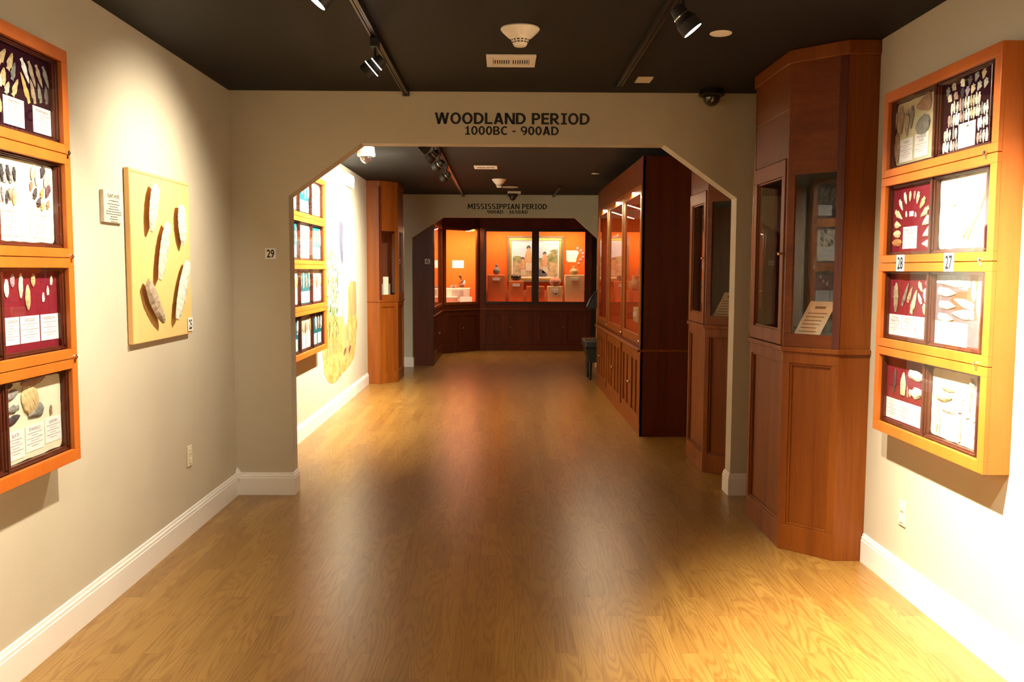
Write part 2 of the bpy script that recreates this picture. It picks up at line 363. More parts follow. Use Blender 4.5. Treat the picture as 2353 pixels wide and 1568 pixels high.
# ------------------------------------------------------------------ stone artefacts
def prof_w(k, t):
    if k == 'l': return max(0, math.sin(math.pi*min(1, t*.97+.01)))**.65
    if k == 's': return (min(1, t/.5)**.7)*(1-.18*max(0, t-.6)/.4)
    if k == 'n':
        if t < .76: return min(1, t/.66)**.75
        if t < .80: return 1-(t-.76)/.04*.52
        if t < .88: return .46
        return .46+.22*(t-.88)/.12
    if k == 'r': return math.sqrt(max(0, 1-(2*t-1)**2))**.85
    if k == 't': return (min(1, t/.75)**.65) if t < .8 else math.sqrt(max(0, 1-((t-.8)/.2)**2))
    if k == 'h': return (max(0, math.sin(math.pi*(.06+.90*t)**.8))**.6)
    return 1
CATN = {'h': 'flint_hoe', 'r': 'stone_scraper', 't': 'stone_scraper', 'l': 'stone_point', 's': 'stone_point', 'n': 'arrowhead'}
def stone(x, nx, tip, base, wid, k, colr, label, group=None, thick=None, name=None, top=None):
    """flaked stone lying on the plane X = x (front towards nx); tip, base are (y, z)"""
    tip, base = Vector((x, tip[0], tip[1])), Vector((x, base[0], base[1]))
    L = (base-tip).length; A = (base-tip)/L; Wd = Vector((nx, 0, 0)); B = Wd.cross(A)
    th = thick or min(.010, wid*.22); ns = 14 if k != 'h' else 22; vs = []; fs = []
    for i in range(ns+1):
        t = i/ns; hw = prof_w(k, t)*wid/2*(1+R.uniform(-.05, .05)) + .0006
        hh = th*min(1, (prof_w('l' if k in 'lns' else 'r', min(.97, max(.03, t)))+.25)); j = R.uniform(-.1, .1)*wid
        c = tip+A*(L*t)
        for u, q in ((-1, .12), (-.55, .75+R.uniform(-.15, .15)), (0+j/wid, 1+R.uniform(-.12, .12)), (.55, .75+R.uniform(-.15, .15)), (1, .12), (.5, 0), (-.5, 0)):
            vs.append(c+B*(hw*u)+Wd*(hh*q+.0004))
    m = 7
    for i in range(ns): fs += [(i*m+j, i*m+(j+1) % m, (i+1)*m+(j+1) % m, (i+1)*m+j) for j in range(m)]
    fs += [tuple(range(m)), tuple(range(ns*m, ns*m+m))]
    o = MB().add(vs, fs).build(name or CATN[k], 'stone_'+colr)
    nm = name or CATN[k]
    tag(o, label, {'flint_hoe': 'hoe', 'stone_scraper': 'scraper', 'stone_point': 'stone point', 'arrowhead': 'arrowhead'}[nm], group)
    return o
def card(x, nx, y0, y1, z0, z1, title, label, ink=None, small=1, group='printed cards on the display boards', rows=True, paper=None):
    """printed card on plane X = x facing nx; y0<y1"""
    t = thing('label_card', (x, (y0+y1)/2, z0), label, 'card', group)
    MB().box(min(x, x+nx*.0012), max(x, x+nx*.0012), y0, y1, z0, z1).build('paper', paper or M_PAPER, t)
    U = Vector((0, -nx*-1, 0)) if nx > 0 else Vector((0, -1, 0)); V = Vector((0, 0, 1))
    U = Vector((0, 1 if nx > 0 else -1, 0)); cx = (y0+y1)/2; w_ = y1-y0; h_ = z1-z0; xx = x+nx*.0016
    n = len(title)
    for i, ln in enumerate(title):
        sz = h_*.17
        wid = max(1, len(ln))*.62*sz
        text('title', ln, sz, frame_m((xx, cx, z1-h_*(.21+.16*i)), U, V), ink or M_TITLE, t, bold=.004, sx=min(1, w_*.90/wid), ext=.0004)
    if rows:
        mb = MB(); zz = z1-h_*(.30+.16*max(0, n-1)); k = 0
        rr = random.Random(hash(label) % 1000 if False else len(label)*7+n)
        while zz > z0+h_*.14:
            ww = w_*(.40 if k % 2 == 0 else .20)*(.9+.2*rr.random())
            mb.box(min(xx, xx+nx*.0003), max(xx, xx+nx*.0003), cx-ww, cx+ww, zz-h_*.012, zz+h_*.012); zz -= h_*(.10); k += 1
        if mb.v: mb.build('print_lines', M_INKG, t)
    return t
def parchment(y0, y1, z0, z1, seed):
    r = random.Random(seed); pts = []; c = .018
    def edge(a, b, n):
        for i in range(n):
            t = i/n; pts.append((a[0]+(b[0]-a[0])*t+r.uniform(-1, 1)*.0022, a[1]+(b[1]-a[1])*t+r.uniform(-1, 1)*.0022))
    P = [(y0+c, z0), (y1-c, z0), (y1-c*.3, z0+c*.3), (y1, z0+c), (y1, z1-c), (y1-c*.3, z1-c*.3), (y1-c, z1), (y0+c, z1), (y0+c*.3, z1-c*.3), (y0, z1-c), (y0, z0+c), (y0+c*.3, z0+c*.3)]
    for i in range(len(P)): edge(P[i], P[(i+1) % len(P)], 9 if i in (0, 3, 6, 9) else 1)
    return pts
def board(x, nx, y0, y1, z0, z1, kind, label, group, seed=1):
    """framed display board, backing plane at x"""
    t = thing('display_board', (x, (y0+y1)/2, z0), label, 'display board', group)
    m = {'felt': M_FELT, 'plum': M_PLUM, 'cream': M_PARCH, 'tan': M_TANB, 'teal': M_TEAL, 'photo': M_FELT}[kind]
    xb = x-nx*.004
    if kind in ('cream', 'tan'):
        MB().box(min(x-nx*.006, x-nx*.002), max(x-nx*.006, x-nx*.002), y0, y1, z0, z1).build('backing', M_DARKST, t)
        MB().prism([(x-nx*.0019, a, b) for a, b in parchment(y0+.003, y1-.003, z0+.003, z1-.003, seed)], (nx*.0019, 0, 0)).build('parchment', m, t)
    else:
        MB().box(min(x-nx*.006, x), max(x-nx*.006, x), y0, y1, z0, z1).build('backing', m, t)
    g = .017; mb = MB()
    for a, b, c, d in ((y0-g, y1+g, z0-.014, z0), (y0-g, y1+g, z1, z1+.010), (y0-g, y0, z0, z1), (y1, y1+g, z0, z1)):
        mb.box(min(x-nx*.006, x+nx*.014), max(x-nx*.006, x+nx*.014), a, b, c, d)
    for a, b, c, d in ((y0-g, y1+g, z0-.014, z0-.008), (y0-g, y1+g, z1+.005, z1+.010), (y0-g, y0-g*.55, z0, z1), (y1+g*.55, y1+g, z0, z1)):
        mb.box(min(x+nx*.014, x+nx*.021), max(x+nx*.014, x+nx*.021), a, b, c, d)
    mb.build('moulding', M_MAH, t, bevel=.0015)
    return t

# ------------------------------------------------------------------ wall cases
ROWS = [(2.045, 2.365), (1.637, 1.968), (1.237, 1.560), (.830, 1.158)]
SEAM = [2.413, 2.008, 1.600, 1.197, .782]
def wall_case(xw, xf, y0, y1, label, lock_y, cols):
    nx = 1 if xf > xw else -1
    t = thing('wall_case', (xw, (y0+y1)/2, SEAM[4]), label, 'display case', 'orange wall cases of stone points')
    S = lambda a, b: (min(a, b), max(a, b))
    xd = xf-nx*.018
    mb = MB(); th = .014
    mb.box(*S(xw+nx*.001, xw+nx*.012), y0, y1, SEAM[4], SEAM[0])
    for a, b in ((y0, y0+th), (y1-th, y1)): mb.box(*S(xw+nx*.012, xd), a, b, SEAM[4], SEAM[0])
    for z in (SEAM[4], SEAM[0]-th): mb.box(*S(xw+nx*.012, xd), y0+th, y1-th, z, z+th)
    for z in SEAM[1:4]: mb.box(*S(xw+nx*.012, xd), y0+th, y1-th, z-.012, z+.012)
    mb.build('carcass', M_OR, t)
    for i in range(4):
        a, b = SEAM[i+1]+(.0015 if i < 3 else 0), SEAM[i]-(.0015 if i else 0); z0, z1 = ROWS[i]; s = .046
        mb = MB()
        mb.box(*S(xd, xf), y0, y1, a, z0); mb.box(*S(xd, xf), y0, y1, z1, b)
        mb.box(*S(xd, xf), y0, y0+s, z0, z1); mb.box(*S(xd, xf), y1-s, y1, z0, z1)
        d = mb.build('door', M_OR, t, bevel=.0015)
        MB().box(*S(xd+nx*.004, xd+nx*.007), y0+s-.004, y1-s+.004, z0-.004, z1+.004).build('glass_pane', M_GLASS, d)
        if i < 3:
            ly = lock_y; mb = MB()
            mb.tube((xf, ly, a+.004), (xf+nx*.009, ly, a+.004), .0095, 14); mb.tube((xf+nx*.009, ly, a+.004), (xf+nx*.013, ly, a+.004), .005, 10)
            mb.box(*S(xf, xf+nx*.003), ly-.006, ly+.006, a-.018, a+.004)
            mb.build('lock', M_CHROME, d)
    # dark upright mouldings between the boards
    for yy in cols:
        for z0, z1 in ROWS: MB().box(*S(xw+nx*.014, xd-nx*.0), yy-.007, yy+.007, z0-.02, z1+.012).build('divider', M_MAH, t, bevel=.002)
    return t
XF_R, XB_R = 1.843, 1.887
XF_L, XB_L = -1.726, -1.769
wall_case(XR, XF_R, 3.320, 4.332, 'orange wood wall case with four glazed rows on the right wall', 3.398, [3.862])
wall_case(XL, XF_L, 2.58, 3.590, 'orange wood wall case with four glazed rows cut by the left edge', 3.562, [3.105])
wall_case(XL, XF_L, 6.62, 8.700, 'brightly lit orange wood wall case beyond the arch beside the mural', 8.67, [7.187, 7.676, 8.168])
number_tag((XF_R-.001, 4.086, 1.599), (0, -1, 0), (0, 0, 1), .078, .076, '28', 'white tag numbered 28 on the right wall case')
number_tag((XF_R-.001, 3.640, 1.599), (0, -1, 0), (0, 0, 1), .078, .076, '27', 'white tag numbered 27 on the right wall case')

GB = 'framed boards in the orange wall cases'
bR = [(3.894, 4.282), (3.442, 3.830)]
def ROWZ(i): return ROWS[i][0]+.016, ROWS[i][1]-.012
def put(x, nx, data, where, group, descs=None):
    used = {}
    for i, e in enumerate(data):
        k, c = e[5], e[6]
        kn = {'n': 'notched point', 's': 'blade', 'l': 'leaf shaped blade', 'r': 'rounded scraper', 't': 'broad scraper'}[k]
        d = (descs or {}).get(i)
        cn = {'tanbrown': 'tan brown', 'offwhite': 'off-white', 'rosy': 'rosy brown', 'sand': 'sand coloured'}.get(c, c)
        lab = f'{cn} {kn}, {d}, {where}'.strip(', ') if d else f'{cn} {kn} {where}'
        stone(x, nx, (e[0], e[1]), (e[2], e[3]), e[4], k, c, lab, group)
ST = {}
ST['LA'] = [(3.221,2.333,3.178,2.276,0.035,'n','tan'), (3.265,2.329,3.234,2.263,0.035,'n','tan'), (3.279,2.299,3.258,2.232,0.03,'n','slate'),
 (3.207,2.265,3.194,2.202,0.035,'s','tan'), (3.235,2.222,3.214,2.176,0.03,'n','pale'), (3.295,2.243,3.259,2.176,0.03,'n','tan'),
 (3.177,2.234,3.178,2.195,0.03,'s','cream'), (3.171,2.155,3.17,2.105,0.03,'s','tan'), (3.372,2.243,3.325,2.326,0.03,'n','white'),
 (3.417,2.238,3.375,2.327,0.028,'n','tanbrown'), (3.467,2.247,3.426,2.325,0.028,'n','tanbrown'), (3.515,2.253,3.477,2.33,0.028,'n','slate'),
 (3.316,2.274,3.371,2.172,0.03,'n','ochre'), (3.382,2.262,3.413,2.178,0.03,'n','tanbrown'), (3.436,2.258,3.456,2.188,0.028,'n','slate'),
 (3.492,2.259,3.498,2.191,0.028,'n','dark')]
ST['LB'] = [(3.167,1.86,3.168,1.925,0.02,'n','charcoal'), (3.188,1.903,3.185,1.862,0.02,'s','mauve'), (3.21,1.867,3.206,1.926,0.022,'n','charcoal'),
 (3.224,1.905,3.223,1.864,0.026,'n','grey'), (3.251,1.869,3.249,1.923,0.02,'n','charcoal'), (3.171,1.79,3.169,1.846,0.017,'n','mauve'),
 (3.199,1.838,3.194,1.788,0.018,'n','charcoal'), (3.218,1.798,3.218,1.844,0.022,'n','tanbrown'), (3.247,1.851,3.241,1.784,0.026,'l','tan'),
 (3.146,1.814,3.148,1.789,0.02,'s','mauve'), (3.367,1.888,3.391,1.946,0.034,'l','peach'), (3.418,1.927,3.401,1.87,0.034,'l','offwhite'),
 (3.436,1.9,3.456,1.947,0.032,'n','charcoal'), (3.489,1.927,3.459,1.868,0.034,'l','stone'), (3.355,1.845,3.367,1.88,0.022,'n','rust'),
 (3.396,1.862,3.38,1.819,0.026,'n','charcoal'), (3.447,1.864,3.429,1.827,0.022,'n','orange'), (3.466,1.828,3.492,1.878,0.034,'n','maroon'),
 (3.418,1.825,3.406,1.791,0.03,'n','charcoal'), (3.446,1.811,3.432,1.78,0.024,'n','gold'), (3.484,1.82,3.474,1.788,0.024,'n','brown')]
ST['LC'] = [(3.13,1.466,3.133,1.414,0.024,'l','mauve'), (3.167,1.519,3.167,1.454,0.03,'l','white'), (3.209,1.538,3.205,1.49,0.028,'l','mauve'),
 (3.264,1.54,3.259,1.449,0.028,'l','cream'), (3.307,1.497,3.306,1.404,0.034,'l','tan'), (3.349,1.539,3.347,1.49,0.028,'l','tan'),
 (3.418,1.466,3.418,1.43,0.018,'s','white'), (3.452,1.491,3.454,1.455,0.018,'s','cream'), (3.483,1.531,3.481,1.494,0.018,'s','cream')]
ST['LD'] = [(3.18,1.138,3.125,1.142,0.028,'l','black'), (3.235,1.133,3.402,1.141,0.04,'l','brown'), (3.117,1.093,3.214,1.111,0.036,'l','grey'),
 (3.115,1.045,3.214,1.052,0.032,'n','slate'), (3.117,0.999,3.219,1.02,0.032,'l','charcoal'), (3.252,1.034,3.336,1.102,0.13,'r','tan'),
 (3.277,1.007,3.383,1.026,0.055,'t','slate'), (3.444,1.027,3.444,0.988,0.018,'s','brown')]
ST['RA'] = [(4.29,2.331,4.288,2.232,0.03,'l','rosy'), (4.227,2.208,4.235,2.339,0.06,'n','brown'), (4.168,2.189,4.173,2.312,0.045,'n','tanbrown'),
 (4.127,2.218,4.121,2.322,0.04,'n','slate'), (4.267,2.221,4.261,2.078,0.05,'l','brown'), (4.075,2.305,3.938,2.32,0.085,'t','brown'),
 (4.075,2.21,3.946,2.227,0.085,'r','slate')]
ST['RB'] = [(4.274,1.698,4.177,1.695,0.035,'r','rust'), (4.263,1.739,4.191,1.736,0.035,'r','sand'), (4.191,1.774,4.253,1.785,0.035,'t','sand'),
 (4.18,1.806,4.254,1.845,0.035,'n','sand'), (4.18,1.848,4.216,1.897,0.028,'n','cream'), (4.141,1.873,4.166,1.926,0.028,'n','cream'),
 (4.107,1.883,4.107,1.929,0.024,'n','sand'), (4.064,1.889,4.062,1.927,0.02,'n','rosy'), (4.036,1.867,4.023,1.921,0.03,'n','sand'),
 (4.002,1.843,3.963,1.892,0.034,'n','tan'), (3.993,1.805,3.925,1.845,0.034,'n','sand'), (3.971,1.767,3.906,1.805,0.045,'n','cream'),
 (3.966,1.717,3.892,1.75,0.04,'n','white'), (3.97,1.684,3.889,1.685,0.04,'t','offwhite'), (4.142,1.842,4.139,1.813,0.018,'n','cream'),
 (4.049,1.831,4.047,1.808,0.016,'n','cream')]
ST['RC'] = [(4.214,1.508,4.213,1.367,0.045,'l','olive'), (4.085,1.508,4.148,1.401,0.028,'n','slate'), (4.048,1.489,4.091,1.419,0.03,'n','tanbrown'),
 (4.003,1.476,4.053,1.369,0.038,'n','sand'), (3.951,1.469,3.987,1.511,0.03,'n','sand'), (3.989,1.462,3.956,1.413,0.026,'n','offwhite'),
 (3.886,1.395,3.93,1.481,0.042,'n','white'), (3.886,1.47,3.915,1.52,0.035,'l','white'), (3.921,1.369,3.928,1.416,0.036,'n','sand'),
 (3.801,1.513,3.543,1.508,0.03,'s','cream'), (3.656,1.469,3.806,1.477,0.036,'s','cream'), (3.656,1.415,3.789,1.421,0.034,'s','cream'),
 (3.67,1.445,3.51,1.416,0.034,'s','cream'), (3.684,1.386,3.507,1.384,0.04,'s','cream'), (3.671,1.36,3.796,1.369,0.034,'s','cream'),
 (3.512,1.441,3.522,1.523,0.035,'l','cream'), (3.474,1.508,3.461,1.357,0.05,'l','white')]
ST['RD'] = [(4.189,1.096,4.196,0.982,0.028,'l','charcoal'), (4.098,1.088,4.107,0.981,0.055,'s','sand'), (4.059,1.029,4.056,0.976,0.018,'s','brown'),
 (3.873,1.08,4.045,1.088,0.045,'s','cream'), (3.871,1.018,4.034,0.999,0.055,'n','cream'), (3.744,1.069,3.634,1.078,0.042,'s','sand'),
 (3.652,1.03,3.78,1.026,0.042,'s','sand'), (3.739,0.977,3.631,0.983,0.034,'s','cream'), (3.775,0.868,3.774,0.995,0.03,'s','sand'),
 (3.753,0.859,3.754,0.944,0.02,'s','sand'), (3.593,1.095,3.586,0.981,0.034,'s','cream'), (3.563,1.102,3.558,1.039,0.03,'s','cream'),
 (3.533,1.097,3.525,0.968,0.04,'s','sand'), (3.494,1.043,3.499,1.132,0.04,'n','tanbrown'), (3.47,1.094,3.469,0.963,0.045,'n','stone'),
 (3.444,1.1,3.436,1.038,0.035,'s','offwhite'), (3.588,0.969,3.581,0.86,0.026,'s','sand')]

# ------------------------------------------------------------------ boards, points and cards of the two near cases
FR, FL = XB_R-.002, XB_L+.002      # artefact planes
def bd(side, col, row, kind, label, seed=1):
    (a, b), (z0, z1) = col, ROWZ(row)
    return board(XB_R if side == 'R' else XB_L, -1 if side == 'R' else 1, a, b, z0, z1, kind, label, GB, seed)
bL = (3.127, 3.527)
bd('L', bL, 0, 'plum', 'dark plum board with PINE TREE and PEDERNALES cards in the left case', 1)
bd('L', bL, 1, 'cream', 'cream board with PELICAN LAKE card in the left case', 2)
bd('L', bL, 2, 'felt', 'dark red board with REFUGIO and ROBINSON cards in the left case', 3)
bd('L', bL, 3, 'cream', 'cream board with SLATE, STANFIELD and SUDDEN cards in the left case', 4)
bL2 = (2.67, 3.078)
for i, k in enumerate(('felt', 'felt', 'cream', 'felt')):
    bd('L', bL2, i, k, ['topmost', 'second', 'third', 'lowest'][i]+' board cut off by the left edge of the photo', 10+i)
PT, PD = 'by the PINE TREE card', 'by the PEDERNALES card'
put(FL, 1, ST['LA'], '', 'points on the dark plum board', {0: 'topmost one '+PT, 1: 'right of the topmost, '+PT, 2: 'right end of the group '+PT, 3: 'middle of the group '+PT, 4: 'just above the left corner '+PT, 5: 'just above the right corner '+PT,
    6: 'at the left edge of the photo '+PT, 7: 'lower left side '+PT, 8: 'brightest in the group '+PD, 9: 'upper one beside the white point, '+PD, 10: 'third of the upper row '+PD, 11: 'last of the upper row '+PD, 12: 'lower left, '+PD, 13: 'lower, right of the ochre one, '+PD, 14: 'lower, '+PD, 15: 'almost lost in shade '+PD})
GD, PL = 'in the slim grey group on the cream board', 'above the PELICAN LAKE card'
put(FL, 1, ST['LB'], '', 'points on the cream left board', {0: 'upper left '+GD, 1: 'upper row, pale, '+GD, 2: 'second dark one, upper '+GD, 3: 'upper row, speckled, '+GD, 4: 'upper right '+GD, 5: 'long, lower row '+GD, 6: 'lower row '+GD,
    7: 'lower row '+GD, 8: 'lower right '+GD, 9: 'at the left edge of the photo', 10: 'top left '+PL, 11: 'near the top '+PL, 12: 'top middle '+PL, 13: 'top right '+PL, 14: 'left side '+PL, 15: 'centre left '+PL,
    16: 'centre '+PL, 17: 'right side '+PL, 18: 'lowest dark one '+PL, 19: 'bottom middle '+PL, 20: 'bottom right '+PL})
DR = 'on the dark red board'
put(FL, 1, ST['LC'], '', 'points on the dark red left board', {0: 'cut by the left edge, '+DR, 1: 'second from the left '+DR, 2: 'third from the left '+DR, 3: 'longest and middle one '+DR, 4: 'lowest, above the REFUGIO card', 5: 'small, upper, right of the tan one '+DR,
    6: 'lowest of three small ones above ROBINSON', 7: 'middle of three small ones above ROBINSON', 8: 'highest of three small ones above ROBINSON'})
LB_ = 'on the lowest left board'
put(FL, 1, ST['LD'], '', 'points on the lowest left board', {0: 'small, at the top left '+LB_, 1: 'long, across the top '+LB_, 2: 'upper of the left column '+LB_, 3: 'middle of the left column '+LB_, 4: 'lowest of the left column '+LB_, 5: 'largest piece '+LB_, 6: 'above the STANFIELD card', 7: 'tiny, above the SUDDEN card'})
# column cut by the photo's left edge: a fan of long white points
ORD9 = ['first', 'second', 'third', 'fourth', 'fifth', 'sixth', 'seventh', 'eighth', 'ninth']
for i in range(9):
    a = math.radians(-34+i*8.5); c = (2.87, 1.735)
    st = lambda q: (c[0]-math.sin(a)*q, c[1]+math.cos(a)*q)
    stone(FL, 1, st(.075), st(.185), .017, 'l', 'white', f'long white blade, {ORD9[i]} of nine in the fan beyond the left edge', 'fan of white blades')
cL = [('A', .0, 3.197, 3.335, 2.072, 2.172, ['PINE TREE']), ('A', 0, 3.396, 3.530, 2.072, 2.170, ['PEDERNALES']), ('B', 0, 3.352, 3.480, 1.674, 1.774, ['PELICAN LAKE']), ('B', 0, 3.135, 3.262, 1.674, 1.778, ['UINTA BASIN']),
      ('C', 0, 3.394, 3.526, 1.281, 1.381, ['ROBINSON']), ('C', 0, 3.250, 3.385, 1.281, 1.381, ['REFUGIO']), ('C', 0, 3.120, 3.244, 1.281, 1.381, ['RIO GRANDE']),
      ('D', 0, 3.130, 3.247, .862, .968, ['SLATE']), ('D', 0, 3.256, 3.386, .872, .970, ['STANFIELD']), ('D', 0, 3.396, 3.520, .880, .975, ['SUDDEN'])]
for _, _, a, b, z0, z1, ti in cL:
    card(XB_L+.0005, 1, a, b, z0, z1, ti, f'white card headed {" ".join(ti)} in the left wall case')

bd('R', bR[0], 0, 'tan', 'tan board with THEBES and TENNESSEE RIVER cards in the right case', 21)
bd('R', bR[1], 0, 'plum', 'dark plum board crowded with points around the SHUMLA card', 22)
bd('R', bR[0], 1, 'felt', 'crimson board with points arched over the TABLE ROCK card', 23)
bd('R', bR[1], 1, 'cream', 'overexposed cream board with the hafted SHUMLA KNIFE', 24)
bd('R', bR[0], 2, 'felt', 'crimson board with TURKEYTAIL cards in the right case', 25)
bd('R', bR[1], 2, 'photo', 'board with a photo backing and white blades in the right case', 26)
bd('R', bR[0], 3, 'felt', 'lowest crimson board of the right case', 27)
bd('R', bR[1], 3, 'cream', 'lowest cream board of the right case', 28)
put(FR, -1, ST['RA'], '', 'stones on the tan board', {0: 'at the left edge of the tan board', 1: 'longest stemmed one on the tan board', 2: 'middle of the tan board', 3: 'right of the middle on the tan board', 4: 'beside the THEBES card', 5: 'large, at the top right of the tan board', 6: 'large, above the TENNESSEE RIVER card'})
TR = 'of the arch over TABLE ROCK'
put(FR, -1, ST['RB'], '', 'points arched over the TABLE ROCK card', {0: 'left foot '+TR, 1: 'second up the left side '+TR, 2: 'third up the left side '+TR, 3: 'fourth up the left side '+TR, 4: 'fifth up the left side '+TR, 5: 'sixth up the left side '+TR, 6: 'left of the crown '+TR, 7: 'crown '+TR,
    8: 'right of the crown '+TR, 9: 'highest of the right side '+TR, 10: 'second down the right side '+TR, 11: 'third down the right side '+TR, 12: 'fourth down the right side '+TR, 13: 'right foot '+TR, 14: 'small, left of the tiny card inside the arch', 15: 'small, right of the tiny card inside the arch'})
CT = 'on the TURKEYTAIL board'
P = 'on the photo backed board'
put(FR, -1, ST['RC'], '', 'points in the third row of the right case', {0: 'longest, leftmost '+CT, 1: 'second from the left '+CT, 2: 'third from the left '+CT, 3: 'fourth from the left, low tip '+CT, 4: 'upper of two small ones '+CT, 5: 'lower of two small ones '+CT, 6: 'large, leaning at the right edge '+CT, 7: 'cut by the top right edge '+CT, 8: 'lowest at the right '+CT,
    9: 'long, lying across the top '+P, 10: 'first below the long top one, left, '+P, 11: 'second down on the left '+P, 12: 'upper of the right pair lying flat '+P, 13: 'lower of the right pair lying flat '+P, 14: 'lowest on the left '+P, 15: 'upright, upper right '+P, 16: 'longest upright at the right edge '+P})
LR, LC = 'on the lowest crimson board', 'on the lowest cream board'
put(FR, -1, ST['RD'], '', 'points in the lowest row of the right case', {0: 'slim, leftmost '+LR, 1: 'upright in the middle '+LR, 2: 'small, right of the middle '+LR, 3: 'large, lying at the top right '+LR, 4: 'large, lying below another '+LR, 5: 'lying at the top left '+LC, 6: 'lying second at the left '+LC, 7: 'lying third at the left '+LC,
    8: 'upright, lower left edge '+LC, 9: 'slimmest, lower left '+LC, 10: 'first upright in the middle '+LC, 11: 'second upright, short, '+LC, 12: 'third upright '+LC, 13: 'hanging between two long ones '+LC, 14: 'greyish, long, near the right edge '+LC, 15: 'at the right edge '+LC, 16: 'lone, between the two cards '+LC})
cR = [(4.108, 4.240, 2.074, 2.180, ['THEBES']), (3.958, 4.088, 2.078, 2.184, ['TENNESSEE', 'RIVER']), (3.565, 3.698, 2.067, 2.167, ['SHUMLA']), (4.030, 4.170, 1.666, 1.768, ['TABLE ROCK']), (3.62, 3.80, 1.70, 1.86, ['SHUMLA', 'KNIFE']),
      (4.150, 4.282, 1.256, 1.355, ['FULTON', 'TURKEYTAIL']), (4.013, 4.146, 1.256, 1.355, ['HARRISON', 'TURKEYTAIL']), (3.897, 4.008, 1.256, 1.355, []), (3.689, 3.825, 1.248, 1.349, []), (3.556, 3.686, 1.248, 1.349, []),
      (4.152, 4.279, .852, .950, ['VICTORIA']), (4.011, 4.149, .852, .950, ['VALINA']), (3.897, 4.008, .852, .950, []), (3.640, 3.72, .90, .97, []), (3.452, 3.565, .868, .965, ['WOODVILLE'])]
names = {7: 'blank looking white card right of the HARRISON TURKEYTAIL card', 8: 'left of two overexposed cards below the white blades', 9: 'right of two overexposed cards below the white blades', 12: 'third card, nearly blank, on the lowest crimson board', 13: 'small faint card in the middle of the lowest cream board'}
for i, (a, b, z0, z1, ti) in enumerate(cR):
    card(XB_R-.0005, -1, a, b, z0, z1, ti, names.get(i) or f'white card headed {" ".join(ti)} in the right wall case', ink=M_OCHP if i == 4 else M_INKG if i in (10, 11, 14) else None)
tag(MB().box(XB_R-.0015, XB_R, 4.073, 4.113, 1.815, 1.838).build('label_card', M_PAPER), 'tiny white card between two small points inside the arch', 'card', 'printed cards on the display boards')
# printed photograph on the backing of the third-row board
t = thing('printed_photograph', (XB_R-.0003, 3.63, 1.255), 'brown and grey photograph printed behind the white blades', 'photograph')
def flat(nm, pts, m, dx): return MB().prism([(XB_R-dx, y, z) for y, z in pts], (-.0003, 0, 0)).build(nm, m, t)
flat('sheet', [(3.444, 1.255), (3.828, 1.255), (3.828, 1.546), (3.444, 1.546)], plain('photo_violet_grey', (.13, .095, .105), .7), .0001)
flat('pale_sky', [(3.448, 1.470), (3.828, 1.512), (3.828, 1.546), (3.448, 1.546)], plain('photo_pale_blue', (.40, .44, .52), .7), .0004)
flat('brown_hide', [(3.448, 1.36), (3.66, 1.38), (3.70, 1.44), (3.67, 1.475), (3.57, 1.480), (3.55, 1.546), (3.49, 1.546), (3.50, 1.44), (3.448, 1.41)], plain('photo_brown', (.16, .06, .028), .7, var=.3), .0008)
# hafted knife on the bright cream board
t = thing('hafted_knife', (FR, 3.52, 1.70), 'pale hafted knife with a long wooden handle on the overexposed board', 'knife')
MB().tube((FR-.0135, 3.587, 1.702), (FR-.0135, 3.482, 1.842), .0115, 12, .009).build('handle', plain('pale_handle_wood', (.86, .76, .58), .6), t, smooth=True)
MB().tube((FR-.0135, 3.500, 1.815), (FR-.0135, 3.478, 1.846), .0125, 12, .0105).build('binding', plain('grey_binding', (.42, .38, .38), .7), t)
b = stone(FR-.008, -1, (3.455, 1.905), (3.484, 1.838), .034, 'l', 'tan', 'x'); b.name = 'blade'
for k_ in ('label', 'category'): del b[k_]
wmx = b.location.copy(); b.parent = t; b.matrix_parent_inverse = Matrix.Translation(-Vector(t.location)); 

# the crowded SHUMLA board
SH = [('first full row', [(3.756, 2.242), (3.735, 2.243), (3.711, 2.243), (3.689, 2.244), (3.667, 2.244), (3.646, 2.245), (3.624, 2.245), (3.603, 2.246), (3.583, 2.246), (3.562, 2.247), (3.542, 2.247)]),
 ('second full row', [(3.699, 2.193), (3.679, 2.194), (3.658, 2.195), (3.638, 2.195), (3.617, 2.196), (3.597, 2.197), (3.578, 2.197), (3.558, 2.198), (3.539, 2.199), (3.52, 2.2), (3.501, 2.2), (3.482, 2.201)]),
 ('short row left of', [(3.777, 2.194), (3.757, 2.191), (3.737, 2.192), (3.719, 2.191)]), ('short row right of', [(3.54, 2.146), (3.522, 2.148), (3.502, 2.148), (3.48, 2.152)]),
 ('lower row left of', [(3.806, 2.136), (3.787, 2.136), (3.766, 2.137), (3.735, 2.136), (3.715, 2.137)]), ('lower row right of', [(3.541, 2.092), (3.521, 2.092), (3.499, 2.094), (3.477, 2.092)]),
 ('bottom row left of', [(3.813, 2.086), (3.795, 2.086), (3.776, 2.086), (3.752, 2.085), (3.73, 2.085), (3.708, 2.084)])]
ORD = ['first', 'second', 'third', 'fourth', 'fifth', 'sixth', 'seventh', 'eighth', 'ninth', 'tenth', 'eleventh', 'twelfth', 'thirteenth']
pal = ['white', 'cream', 'offwhite', 'white', 'tan', 'white', 'grey', 'offwhite', 'cream', 'white', 'slate', 'rosy', 'pale']
n = 0
